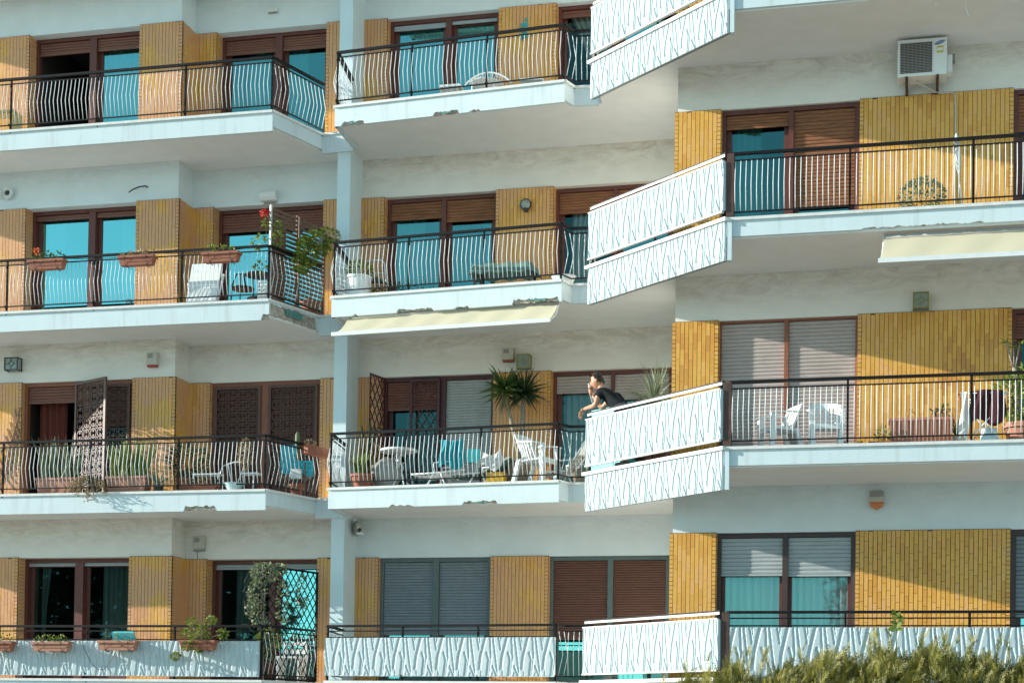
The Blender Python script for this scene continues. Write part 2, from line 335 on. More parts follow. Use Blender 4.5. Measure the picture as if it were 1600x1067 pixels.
# ------------------------------------------------------------------ the building: levels and plan (metres)
F = [14.7-3.1*k for k in range(6)]        # floor levels, top to bottom
YA, YB, YC, YD = 2.272, 2.844, 2.894, 0.0
LINT, CEIL, SLAB = 2.16, 2.83, 0.27
XR = 7.6; XL = -16.0
L_PLAN = [(XL, 1.03), (-6.81, 1.06), (-6.385, 2.24)]
M_PLAN = [(-5.745, 1.09), (-1.88, 0.775), (-1.785, 1.06), (-1.40, 1.085)]
R_PLAN = [(-1.325, 0.15), (0.935, -1.80), (XR, -1.80)]
bld = thing('apartment_building', 'white apartment building with ochre tile panels and stacked balconies', 'building', (0, 0, 0))

gm = MB(); gm.box(-300, 300, -300, 300, -0.3, 0); g = gm.build('ground', 'ground', org=(0,0,0)); g['kind'] = 'structure'

# ---- walls
OPEN = {'A': [(-13.9-0.35, -12.9), (-11.93, -9.80)], 'B': [(-8.60, -6.555)], 'C': [(-5.465, -3.487), (-2.49, -0.46)], 'D': [(0.64, 2.625), (4.745, 6.75)]}
OPEN['A'] = [(-11.93, -9.80)]
SPAN = {'A': (XL, -9.02), 'B': (-9.02, -6.11), 'C': (-5.878, 0.35), 'D': (0.0, XR)}
WY = {'A': YA, 'B': YB, 'C': YC, 'D': YD}
CLEAN = {('A',1),('B',1),('A',2),('B',2),('C',1),('C',4),('D',4),('D',1)}
for s_ in 'ABCD':
    x0, x1 = SPAN[s_]; y = WY[s_]; yb = y+0.30
    if s_ == 'A': yb = YB+0.3
    for k in range(1, 5):
        mb = MB(); xs = [x0]
        for a, b in OPEN[s_]: xs += [a, b]
        xs.append(x1)
        # one outline: band above, piers between the openings
        out = [(x0, F[k]), (x0, F[k]+CEIL), (x1, F[k]+CEIL), (x1, F[k])]
        for a, b in reversed(OPEN[s_]): out += [(b, F[k]), (b, F[k]+LINT), (a, F[k]+LINT), (a, F[k])]
        n = len(out)
        mb.add([(x, y, z) for x, z in out]+[(x, yb, z) for x, z in out], [tuple(range(n)), tuple(range(n, 2*n))[::-1]]+[(i, n+i, n+(i+1)%n, (i+1)%n) for i in range(n)])
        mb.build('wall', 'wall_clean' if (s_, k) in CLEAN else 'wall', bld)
    mb = MB(); mb.box(x0, x1, y, yb, 0.0, F[4]-SLAB); mb.build('wall', 'wall_clean', bld)
mb = MB(); mb.box(0.0, 0.30, 0.302, YC+0.3, 0.0, F[0]); mb.build('wall', 'wall', bld)          # side of the projecting wing
mb = MB(); mb.box(-6.109, -5.878, 2.259, YC+0.28, 0.0, F[0]+2.5); mb.build('column', 'column', bld)

# ---- slabs, fascias, copings
def offset_in(plan, d):
    """shift an open polyline sideways (to its left) by d"""
    out = []
    for i, p in enumerate(plan):
        ns = []
        for a, b in ((i-1, i), (i, i+1)):
            if a < 0 or b >= len(plan): continue
            dx, dy = plan[b][0]-plan[a][0], plan[b][1]-plan[a][1]; L = math.hypot(dx, dy); ns.append((-dy/L, dx/L))
        if len(ns) == 1: nx, ny = ns[0]; kk = 1
        else:
            nx, ny = ns[0][0]+ns[1][0], ns[0][1]+ns[1][1]; l = math.hypot(nx, ny); nx /= l; ny /= l
            kk = 1/max(0.3, nx*ns[0][0]+ny*ns[0][1])
        out.append((p[0]+nx*d*kk, p[1]+ny*d*kk))
    return out
EDGE = L_PLAN+[(-5.80, 2.20)]+M_PLAN+R_PLAN
def strip(mb, p, q, z0f, z1, th, n=1):
    """vertical board from p to q (plan), th thick inwards; z0f(t) gives the lower edge"""
    dx, dy = q[0]-p[0], q[1]-p[1]; L = math.hypot(dx, dy); nx, ny = -dy/L*th, dx/L*th
    vs = []; fs = []
    for i in range(n+1):
        t = i/n; x, y = p[0]+dx*t, p[1]+dy*t; z = z0f(t)
        vs += [(x,y,z), (x,y,z1), (x+nx,y+ny,z1), (x+nx,y+ny,z)]
    for i in range(n):
        a = 4*i; b = a+4
        fs += [(a,b,b+1,a+1), (a+1,b+1,b+2,a+2), (b+3,b+2,a+2+0,a+3)[::-1] if False else (a+3,a+2,b+2,b+3), (a,a+3,b+3,b)]
    fs += [(0,1,2,3), (4*n+3,4*n+2,4*n+1,4*n)]
    mb.add(vs, fs)
SPALL = {  # floor, segment index in EDGE -> list of (t0, t1, depth)
    (1, 4): [(0.03, 0.13, 0.05), (0.44, 0.55, 0.05), (0.60, 0.64, 0.025)],
    (2, 4): [(0.10, 0.11, 0.02), (0.30, 0.45, 0.04), (0.55, 0.60, 0.025), (0.80, 0.99, 0.07)],
    (3, 4): [(0.28, 0.38, 0.025), (0.60, 0.74, 0.045)],
    (2, 0): [(0.985, 1.0, 0.10)], (3, 0): [(0.845, 0.905, 0.075)],
    (2, 1): [(0.0, 0.95, 0.20)],
    (2, 9): [(0.27, 0.5, 0.012)],
}
for k in range(0, 5):
    inner = offset_in(EDGE, 0.05)
    poly = inner+[(XR, 3.3), (XL, 3.3)]
    mb = MB(); mb.prism(poly, F[k]-SLAB, F[k]-0.012)
    slab = mb.build('balcony_slab', 'soffit', bld)
    for i in range(len(EDGE)-1):
        p, q = EDGE[i], EDGE[i+1]; L = math.hypot(q[0]-p[0], q[1]-p[1])
        if i in (8,): continue                      # the diagonal is closed by its relief panels
        if i == 7: continue
        conc = MB(); fas = MB(); cop = MB(); old = MB()
        low = 0.335 if i < 5 else 0.30
        if i >= 9: low = 0.25
        if i == 1: low = 0.26
        sp = SPALL.get((k, i), [])
        n = max(1, int(L/0.035)) if sp else 1
        r2 = random.Random(k*31+i)
        jag = [r2.uniform(-0.012, 0.02) for _ in range(n+2)]
        def z0f(t, sp=sp, low=low, jag=jag, n=n, k=k):
            z = F[k]-low
            for a, b, dp in sp:
                if a <= t <= b: z = F[k]-low+dp+jag[int(t*n)]
            return z
        strip(fas, p, q, z0f, F[k]-0.03, 0.06, n)
        if sp: # rough core seen where the render fell off
            ip, iq = inner[i], inner[i+1]
            strip(conc, (p[0]*.3+ip[0]*.7, p[1]*.3+ip[1]*.7), (q[0]*.3+iq[0]*.7, q[1]*.3+iq[1]*.7), lambda t, low=low, k=k, r2=r2: F[k]-low+0.02+r2.uniform(-.012,.012), F[k]-0.04, 0.03, n)
            for a, b, dp in sp:
                if dp > 0.04 and i in (4, 1):
                    m0 = a+(b-a)*0.35; m1 = a+(b-a)*0.7
                    strip(old, (p[0]+(q[0]-p[0])*m0, p[1]+(q[1]-p[1])*m0-0.002), (p[0]+(q[0]-p[0])*m1, p[1]+(q[1]-p[1])*m1-0.002), lambda t, low=low, k=k, r2=r2, dp=dp: F[k]-low+dp*0.45+r2.uniform(-.012,.012), F[k]-low+dp*0.95, 0.01, 12)
        cp = offset_in([p, q], -0.03)
        strip(cop, cp[0], cp[1], lambda t, k=k: F[k]-0.035, F[k]+0.006, 0.30, 1)
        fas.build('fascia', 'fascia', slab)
        if conc.v: conc.build('exposed_concrete', 'concrete', slab)
        if old.v: old.build('old_paint_patch', 'oldpaint', slab)
        cop.build('coping', 'coping', slab)

# ---- ochre tile panels
TW, TH = 0.0635, 0.232
TILES = []   # (centre, u, n, w, h)
def tile_face(p, u, width, zb, zt, n, edge0=False, edge1=False, headers_only=False, seed=0):
    """p: plan point on the face at its start, u: plan direction along it, n: outward plan normal"""
    r2 = random.Random(seed)
    u = Vector((u[0], u[1], 0)); n_ = Vector((n[0], n[1], 0)); s0 = 0.0; s1 = width
    def col_headers(a, b):
        z = zb
        while z < zt-0.01:
            h = min(TW, zt-z); TILES.append((Vector((p[0], p[1], 0))+u*((a+b)/2)+n_*0.034+Vector((0,0,z+h/2)), u, n_, (b-a)-0.007, h-0.008)); z += h
    if headers_only: col_headers(0.002, width-0.002); return
    if edge0: col_headers(0, 0.058); s0 = 0.058
    if edge1: col_headers(width-0.058, width); s1 = width-0.058
    nc = max(1, round((s1-s0)/TW)); cw = (s1-s0)/nc
    for c in range(nc):
        off = ((c*0.38)%1.0+r2.uniform(-.08, .08))*TH
        z = zb-off
        while z < zt-0.004:
            a = max(z, zb); b = min(z+TH, zt)
            if b-a > 0.02:
                TILES.append((Vector((p[0], p[1], 0))+u*(s0+cw*(c+0.5))+n_*0.034+Vector((0,0,(a+b)/2)), u, n_, cw-0.0066, (b-a)-0.0018))
            z += TH
def panel(p, q, n, k, e0, e1, seed, z0=0.0):
    L = math.hypot(q[0]-p[0], q[1]-p[1]); u = ((q[0]-p[0])/L, (q[1]-p[1])/L)
    mb = MB(); c = Vector((p[0]+q[0], p[1]+q[1], 0))/2+Vector((n[0], n[1], 0))*0.0148
    mb.obox((c.x, c.y, F[k]+(z0+LINT)/2+0.003), (u[0],u[1],0), (n[0],n[1],0), (0,0,1), L/2-0.001, 0.0145, (LINT-z0)/2+0.004)
    ob = mb.build('tile_panel', 'mortar', bld)
    tile_face(p, u, L, F[k]+z0, F[k]+LINT, n, e0, e1, seed=seed)
    return ob
PANELS = []
fr = (0, -1)
for k in range(1, 5):
    PANELS.append(panel((-13.6, YA), (-11.93, YA), fr, k, False, True, 10+k))
    PANELS.append(panel((-9.80, YA), (-9.02+0.03, YA), fr, k, True, True, 20+k))
    PANELS.append(panel((-9.02, YA), (-9.02, YB-0.03), (1, 0), k, True, False, 30+k))
    PANELS.append(panel((-9.02+0.03, YB), (-8.60, YB), fr, k, False, True, 40+k))
    PANELS.append(panel((-6.555, YB), (-6.11, YB), fr, k, True, False, 50+k))
    PANELS.append(panel((-5.878, YC), (-5.465, YC), fr, k, False, True, 60+k))
    PANELS.append(panel((-3.487, YC), (-2.49, YC), fr, k, True, True, 70+k))
    PANELS.append(panel((-0.04, YD), (0.64, YD), fr, k, True, True, 80+k))
    PANELS.append(panel((2.625, YD), (4.745, YD), fr, k, True, True, 90+k))
    # window reveals that face the viewer
    for x, y, dep in ((-11.93, YA, 0.2), (-8.60, YB, 0.2), (-5.465, YC, 0.13), (-2.49, YC, 0.13), (0.64, YD, 0.09)):
        tile_face((x-0.028, y-0.02), (0, 1), dep+0.02, F[k], F[k]+LINT, (1, 0), headers_only=True)
TILES.sort(key=lambda t: (t[0]-CAM).length - (1.2 if t[4] > 0.2 else 0))
tile_meshes = {}
def unit_tile(w_, h_):
    key = (round(w_, 3), round(h_, 3))
    if key not in tile_meshes:
        mb = MB(); mb.obox((0,0,0), (1,0,0), (0,1,0), (0,0,1), w_/2-0.002, 0.0055, h_/2-0.002)
        mb.v = [(x*1.0, y, z) if y < 0 else (x*(w_/2)/(w_/2-0.002), y, z*(h_/2)/(h_/2-0.002)) for x, y, z in mb.v]
        me = mb.mesh('tile'); me.materials.append(M['tile_obj']); tile_meshes[key] = me
    return tile_meshes[key]
rest = MB(); cnt = 0
for c, u, n_, w_, h_ in TILES:
    if cnt < 300 and n_.y < -0.9 and h_ > 0.05 and c.y < 0.3:
        best = min(PANELS, key=lambda o: 0)
        o = bpy.data.objects.new('tile', unit_tile(w_, h_)); COL.objects.link(o)
        o.location = (c.x, c.y+rnd.uniform(-.0012, .0012), c.z)
        par = None
        for po in PANELS:
            bb = po.bound_box
            if bb[0][0]-.05 <= c.x <= bb[6][0]+.05 and bb[0][2]-.05 <= c.z <= bb[6][2]+.05 and abs(bb[0][1]-c.y) < .2: par = po; break
        o.parent = par if par else bld
        cnt += 1
    else:
        j = rnd.uniform(-.0012, .0012); cc = c+n_*j
        rest.obox(cc, u, n_*-1, (0,0,1), w_/2, 0.0055, h_/2, rnd.random())
ro = rest.build('wall_tiles', 'tile', bld); ro['kind'] = 'stuff'

# ---- windows
def slats(mb, x0, x1, z0, z1, y, pitch=0.048, dep=0.014):
    n = max(1, round((z1-z0)/pitch)); h = (z1-z0)/n
    for i in range(n):
        a = z0+i*h
        prof = [(y+dep, a), (y+0.002, a+h*0.14), (y-0.002, a+h*0.5), (y+0.002, a+h*0.86), (y+dep, a+h)]
        vs = [(x, yy, zz) for x in (x0, x1) for yy, zz in prof]
        mb.add(vs, [(j, 5+j, 6+j, j+1) for j in range(4)])
    mb.box(x0, x1, y+dep+0.001, y+dep+0.006, z0, z1)
def curtain(x0, x1, z0, z1, y, mat, parent, amp=0.03, waves=6, pinch=None):
    mb = MB(); n = max(12, waves*6); vs = []; nz = 8
    for j in range(nz+1):
        t = j/nz; z = z0+(z1-z0)*t
        for i in range(n+1):
            s = i/n; a = x0; b = x1
            if pinch:                               # tied back towards one side
                f_ = 1-0.55*math.sin(min(1, (1-t)/0.6)*math.pi/2)
                if pinch < 0: b = x0+(x1-x0)*f_
                else: a = x1-(x1-x0)*f_
            vs.append((a+(b-a)*s, y+amp*math.sin(s*waves*2*math.pi+t*0.8)+amp*.4*math.sin(s*waves*3.7*math.pi), z))
    mb.add(vs, [(j*(n+1)+i, j*(n+1)+i+1, (j+1)*(n+1)+i+1, (j+1)*(n+1)+i) for j in range(nz) for i in range(n)])
    return mb.build('curtain', mat, parent, smooth=True)
def window(x0, x1, yw, k, rec, frame, leaves, fw_=0.065, mull=None, mw=0.085, top=LINT, leaf_mat=None, flush=0.0):
    """leaves: two dicts: shut (height of the shutter's lower edge, or None), smat, glass, curtains [(f0,f1,mat,pinch)]"""
    zb = F[k]+0.005; zt = F[k]+top; y = yw+rec-flush; xm = (x0+x1)/2 if mull is None else mull
    mb = MB()
    mb.box(x0+0.002, x0+fw_, y, y+0.10, zb, zt-fw_); mb.box(x1-fw_, x1-0.002, y, y+0.10, zb, zt-fw_)
    mb.box(x0+0.002, x1-0.002, y-0.004, y+0.102, zt-fw_, zt-0.003)
    mb.box(xm-mw/2, xm+mw/2, y-0.012, y+0.098, zb, zt-fw_-0.001)
    win = mb.build('window', frame, bld)
    rm = MB(); ry = y+0.104
    a, b = x0+0.001, x1-0.001
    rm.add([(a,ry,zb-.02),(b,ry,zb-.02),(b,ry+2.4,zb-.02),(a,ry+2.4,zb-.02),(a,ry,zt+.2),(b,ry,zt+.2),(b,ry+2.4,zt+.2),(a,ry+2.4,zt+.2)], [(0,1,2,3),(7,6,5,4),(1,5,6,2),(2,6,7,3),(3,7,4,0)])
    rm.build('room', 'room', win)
    for i, lf in enumerate(leaves):
        xa = x0+fw_ if i == 0 else xm+mw/2; xb = xm-mw/2 if i == 0 else x1-fw_
        sh = lf.get('shut')
        if sh is not None:
            s_ = MB(); slats(s_, xa+0.003, xb-0.003, F[k]+sh, zt-fw_-0.002, y+0.03, lf.get('pitch', 0.048))
            s_.box(xa+0.003, xb-0.003, y+0.022, y+0.052, F[k]+sh-0.03, F[k]+sh-0.001)
            s_.build('roller_shutter', lf['smat'], win)
        if sh is None or sh > 0.15:
            gm_ = lf.get('glass', 'glass'); lm = leaf_mat or frame; lw = lf.get('lw', 0.075)
            if gm_ != 'open':
                l = MB(); ly = y+0.105
                l.box(xa, xa+lw, ly, ly+0.045, zb, zt-fw_-.004); l.box(xb-lw, xb, ly, ly+0.045, zb, zt-fw_-.004)
                l.box(xa+lw, xb-lw, ly, ly+0.045, zb, zb+lw+.03); l.box(xa+lw, xb-lw, ly, ly+0.045, zt-fw_-lw, zt-fw_-.004)
                l.build('door_leaf', lm, win)
                pn = MB(); pn.add([(xa+lw,ly+.02,zb+lw+.03),(xb-lw,ly+.02,zb+lw+.03),(xb-lw,ly+.02,zt-fw_-lw),(xa+lw,ly+.02,zt-fw_-lw)], [(0,1,2,3)])
                pn.build('pane', gm_, win)
            for cu in lf.get('curtains', []):
                f0, f1, cm = cu[:3]; curtain(xa+(xb-xa)*f0, xa+(xb-xa)*f1, zb+0.02, zt-0.08, y+0.20, cm, win, pinch=cu[3] if len(cu) > 3 else None, waves=max(3, int((f1-f0)*9)))
    return win
def lf(shut=None, smat='sh_brown', glass='glass', curtains=(), **kw): return dict(shut=shut, smat=smat, glass=glass, curtains=list(curtains), **kw)
oA, oB = OPEN['A'][0], OPEN['B'][0]; c1, c2 = OPEN['C']; d1, d2 = OPEN['D']
cw_ = 'curtain'
window(*oA, YA, 1, 0.2, 'brown', [lf(1.90, glass='open'), lf(1.90, glass='glass_mid', curtains=[(0.0, 1.0, cw_)])], mull=-10.80, mw=.13)
window(*oB, YB, 1, 0.2, 'brown', [lf(1.87, glass='glass_dim', curtains=[(.4, 1, cw_)]), lf(1.87, glass='glass_dim', curtains=[(0, .5, cw_)])], mull=-7.52, mw=.13)
window(*oA, YA, 2, 0.2, 'brown', [lf(2.03, curtains=[(0, .45, cw_)]), lf(2.03, curtains=[(.5, 1, cw_)])], mull=-10.75, mw=.12)
window(*oB, YB, 2, 0.2, 'brown', [lf(1.80), lf(1.80)], mull=-7.52, mw=.12)
wA3 = window(*oA, YA, 3, 0.06, 'tanwood', [lf(1.83, glass='open', curtains=[(0.12, 0.6, 'curtain_red')]), lf(1.4, 'sh_chest', glass='glass_dark')], mull=-10.72)
wB3 = window(*oB, YB, 3, 0.06, 'tanwood', [lf(0.05, 'sh_chest'), lf(0.05, 'sh_chest')], mull=-7.6, mw=.14)
window(*oA, YA, 4, 0.2, 'brown', [lf(2.06, 'sh_grey', glass='glass_dark', curtains=[(0.18, 0.38, 'curtain_green', -1)]), lf(2.06, 'sh_grey', glass='glass_dark', curtains=[(0.30, 1.0, 'curtain_green')])], mull=-10.86, mw=.15, leaf_mat='brown')
window(*oB, YB, 4, 0.2, 'brown', [lf(2.03, 'sh_grey', glass='glass_dark', curtains=[(0.30, 0.85, 'curtain_green', -1)]), lf(2.03, 'sh_grey', glass='glass')], mull=-7.45)
window(*c1, YC, 1, 0.13, 'brown', [lf(2.03, 'sh_light', glass='glass_mid', curtains=[(0.05, 1.0, cw_)]), lf(2.06, 'sh_light', glass='glass_mid', curtains=[(0, 1, cw_)])], mull=-4.41, mw=.1)
window(*c2, YC, 1, 0.13, 'brown', [lf(2.00, 'sh_brown', glass='glass_dark', curtains=[(0.1, 0.9, cw_, 1)]), lf(1.9)])
window(*c1, YC, 2, 0.13, 'brown', [lf(1.83, 'sh_wood', glass='glass_dim', curtains=[(0.0, 0.62, cw_)]), lf(1.75, 'sh_wood', glass='glass_dim', curtains=[(.7, 1, cw_)])], mull=-4.44, mw=.075)
window(*c2, YC, 2, 0.13, 'brown', [lf(1.77, 'sh_wood', glass='glass_dark', curtains=[(0.2, 0.95, cw_, -1)]), lf(1.6, 'sh_wood', glass='glass_dim')], mull=-1.46, mw=.06)
wC3 = window(*c1, YC, 3, 0.10, 'maroon', [lf(1.63, 'sh_brown', glass='glass_dark', curtains=[(0.3, 1.0, 'curtain_green')]), lf(0.05, 'sh_grey')], mull=-4.40, mw=.10)
window(*c2, YC, 3, 0.10, 'brown', [lf(1.83, 'sh_beige', glass='glass_dark', curtains=[(0.1, .8, cw_)]), lf(1.70, 'sh_beige', glass='glass_dim')], mull=-1.465, mw=.06)
window(*c1, YC, 4, 0.06, 'greyframe', [lf(0.88, 'sh_blue'), lf(0.88, 'sh_blue')], mull=-4.46, mw=.1, fw_=0.07)
window(*c2, YC, 4, 0.06, 'greyframe', [lf(0.80, 'sh_chest', pitch=.04), lf(0.80, 'sh_chest', pitch=.04)], mull=-1.455, mw=.09, fw_=0.07)
window(*d1, YD, 2, 0.06, 'brown', [lf(1.92, 'sh_wood', glass='glass_low', curtains=[(0.1, 0.55, cw_)]), lf(0.72, 'sh_wood', glass='glass_dim', pitch=.055)], mull=1.65, mw=.07)
window(*d2, YD, 2, 0.06, 'brown', [lf(1.6, 'sh_wood', glass='glass_dark'), lf(1.6, 'sh_wood')], mw=.07)
window(*d1, YD, 3, 0.06, 'tanwood', [lf(0.03, 'sh_beige', pitch=.055), lf(0.03, 'sh_beige', pitch=.055)], mull=1.615, mw=.06, fw_=0.03)
window(*d2, YD, 3, 0.06, 'brown', [lf(1.78, 'sh_brown', glass='glass_dark', curtains=[(0.1, 1, 'curtain_teal')]), lf(1.78)])
window(*d1, YD, 4, 0.06, 'darkframe', [lf(1.57, 'sh_light', pitch=.06, glass='glass_pale', curtains=[(0.0, .35, cw_), (.35, 1, cw_)], lw=.05), lf(1.56, 'sh_light', pitch=.06, glass='glass_pale', curtains=[(0, 1, cw_)], lw=.05)], mull=1.63, mw=.08, leaf_mat='brown')
window(*d2, YD, 4, 0.06, 'darkframe', [lf(0.97, 'sh_blue', pitch=.06), lf(0.97, 'sh_blue', pitch=.06)], fw_=.08)

# security grilles
def scroll_grille(x0, x1, z0, z1, place, frame_mat, win, name='security_grille'):
    """place(u, w, z) -> world point; u across, w outwards"""
    fr_ = MB(); t = 0.05
    def bx(u0, u1, za, zb_, w0=0.0, w1=0.035):
        p = [place(u, ww, z) for z in (za, zb_) for (u, ww) in ((u0,w1),(u1,w1),(u1,w0),(u0,w0))]
        fr_.add(p, [(0,3,2,1),(4,5,6,7),(0,1,5,4),(1,2,6,5),(2,3,7,6),(3,0,4,7)])
    W = x1-x0
    bx(0, t, z0, z1); bx(W-t, W, z0, z1); bx(t, W-t, z1-t, z1); bx(t, W-t, z0, z0+t)
    g_ = fr_.build(name, frame_mat, win)
    sc = MB(); n = max(3, round((W-2*t)/0.19)); p_ = (W-2*t)/n; nz = round((z1-z0-2*t)/p_); pz = (z1-z0-2*t)/nz
    for i in range(n):
        for j in range(nz):
            cu = t+p_*(i+.5); cz = z0+t+pz*(j+.5)
            for rr, seg, ou, oz in ((p_*.46, 12, 0, 0), (p_*.17, 7, p_*.5, pz*.5), (p_*.13, 6, 0, pz*.22), (p_*.13, 6, 0, -pz*.22)):
                vs = []
                for a in range(seg):
                    th = 2*math.pi*a/seg; cs, sn = math.cos(th), math.sin(th)
                    for r_ in (rr, rr-0.015):
                        vs.append(place(cu+ou+cs*r_, 0.022, cz+oz+sn*r_))
                        vs.append(place(cu+ou+cs*r_, 0.008, cz+oz+sn*r_))
                fs = []
                for a in range(seg):
                    b = (a+1) % seg
                    fs += [(4*a, 4*b, 4*b+2, 4*a+2), (4*a+1, 4*a, 4*b, 4*b+1), (4*a+2, 4*a+3, 4*b+3, 4*b+2)]
                sc.add(vs, fs)
    sc.build('scrollwork', frame_mat, g_)
    return g_
M['bronze'] = plain('bronze_scrollwork', (0.11, 0.045, 0.03), 0.5, 0.25, 25)
yb3 = YB+0.06
for xa, xb in ((-8.54, -7.67), (-7.53, -6.62)):
    scroll_grille(xa, xb, F[3]+0.05, F[3]+LINT-0.07, lambda u, ww, z, xa=xa: (xa+u, yb3-0.005-ww, z), M['bronze'], wB3)
ya3 = YA+0.06
scroll_grille(-10.67, -9.87, F[3]+0.05, F[3]+LINT-0.07, lambda u, ww, z: (-10.67+u, ya3-0.005-ww, z), M['bronze'], wA3)
# the leaf that stands open, hinged on the mullion
HX, HY = -10.90, ya3-0.03; ang = R(27)
def swung(u, ww, z): return (HX+u*math.cos(ang)+ww*math.sin(-ang), HY-u*math.sin(ang)-ww*math.cos(ang), z)
scroll_grille(0, 0.90, F[3]+0.05, F[3]+LINT-0.03, swung, M['bronze'], wA3)
# diamond grille on the middle balcony, one leaf closed, one folded back
def diamond(place, W, z0, z1, mat, parent, name, pu=0.15, pz=0.24, r=0.007, frame=0.04):
    g0 = MB()
    def bx(u0, u1, za, zb_):
        p = [place(u, ww, z) for z in (za, zb_) for (u, ww) in ((u0,.035),(u1,.035),(u1,0),(u0,0))]
        g0.add(p, [(0,3,2,1),(4,5,6,7),(0,1,5,4),(1,2,6,5),(2,3,7,6),(3,0,4,7)])
    bx(0, frame, z0, z1); bx(W-frame, W, z0, z1); bx(frame, W-frame, z1-frame, z1); bx(frame, W-frame, z0, z0+frame)
    ob = g0.build(name, mat, parent); b = MB(); u0, u1, a0, a1 = frame, W-frame, z0+frame, z1-frame
    sl = pz/pu
    for sgn in (1, -1):
        c = a0-(u1-u0)*sl if sgn > 0 else a0
        while c < a1+(u1-u0)*sl:
            # z = c + sgn*sl*(u-u0) for sgn>0 else c - sl*(u-u0)
            pts = []
            f_ = (lambda u: c+sl*(u-u0)) if sgn > 0 else (lambda u: c-sl*(u-u0))
            ua, ub = u0, u1
            za, zb_ = f_(ua), f_(ub)
            lo, hi = min(za, zb_), max(za, zb_)
            if hi > a0 and lo < a1:
                def clampz(u, z):
                    if z < a0: u = u+(a0-z)/(sl if sgn > 0 else -sl); z = a0
                    if z > a1: u = u+(a1-z)/(sl if sgn > 0 else -sl); z = a1
                    return u, z
                p_ = clampz(ua, za); q_ = clampz(ub, zb_)
                b.bar(place(p_[0], .018+sgn*.004, p_[1]), place(q_[0], .018+sgn*.004, q_[1]), r*2, r*2)
            c += pz*1.0
    b.build('lattice', mat, ob)
    return ob
diamond(lambda u, ww, z: (-4.97+u, YC+0.06-ww, z), 0.53, F[3]+0.03, F[3]+LINT-0.05, 'maroon', wC3, 'security_grille')
pa = R(112)
diamond(lambda u, ww, z: (-5.40-u*math.cos(pa-math.pi/2)*0.25, YC-0.02-u*0.97-ww*0.1, z), 0.50, F[3]+0.03, F[3]+LINT-0.02, 'maroon', wC3, 'security_grille')

# ---- railings
BAL = []     # (points, centre)
BUL = 0.072
def bal_points(p, nrm, z):
    prof = ((0.0, 0.10), (0.52, 0.26), (0.96, 0.395), (1.0, 0.43), (0.93, 0.465), (0.45, 0.63), (0.0, 0.80))
    return [(p[0]+nrm[0]*BUL*b, p[1]+nrm[1]*BUL*b, z+h) for b, h in prof]
def rail_run(mb, p, q, k, posts=(), bars=True, pitch=0.0735, rails=(0.80, 0.095), b0=0.05, b1=0.05, foot=-0.05, top=0.9):
    z = F[k]; dx, dy = q[0]-p[0], q[1]-p[1]; L = math.hypot(dx, dy); d = (dx/L, dy/L); n_ = (d[1], -d[0])
    mb.bar((p[0],p[1],z+top-.02), (q[0],q[1],z+top-.02), 0.052, 0.036)
    for r_ in rails: mb.bar((p[0],p[1],z+r_), (q[0],q[1],z+r_), 0.018, 0.018)
    for t in posts:
        x, y = p[0]+dx*t, p[1]+dy*t
        mb.box(x-.014, x+.014, y-.014, y+.014, z+foot, z+top-.03)
        mb.bar((x,y,z+.805), (x+n_[0]*.03,y+n_[1]*.03,z+.74), 0.02, 0.02); mb.bar((x,y,z+.03), (x+n_[0]*.05,y+n_[1]*.05,z+.10), 0.02, 0.02)
    if bars:
        nb = int((L-b0-b1)/pitch)
        for i in range(nb+1):
            s = b0+(L-b0-b1)*i/nb
            if any(abs(s-t*L) < 0.02 for t in posts): continue
            c = (p[0]+d[0]*s, p[1]+d[1]*s); j = rnd.uniform(.9, 1.1)
            BAL.append((bal_points(c, (n_[0]*j, n_[1]*j), z), RAILOB))
RAILS = []
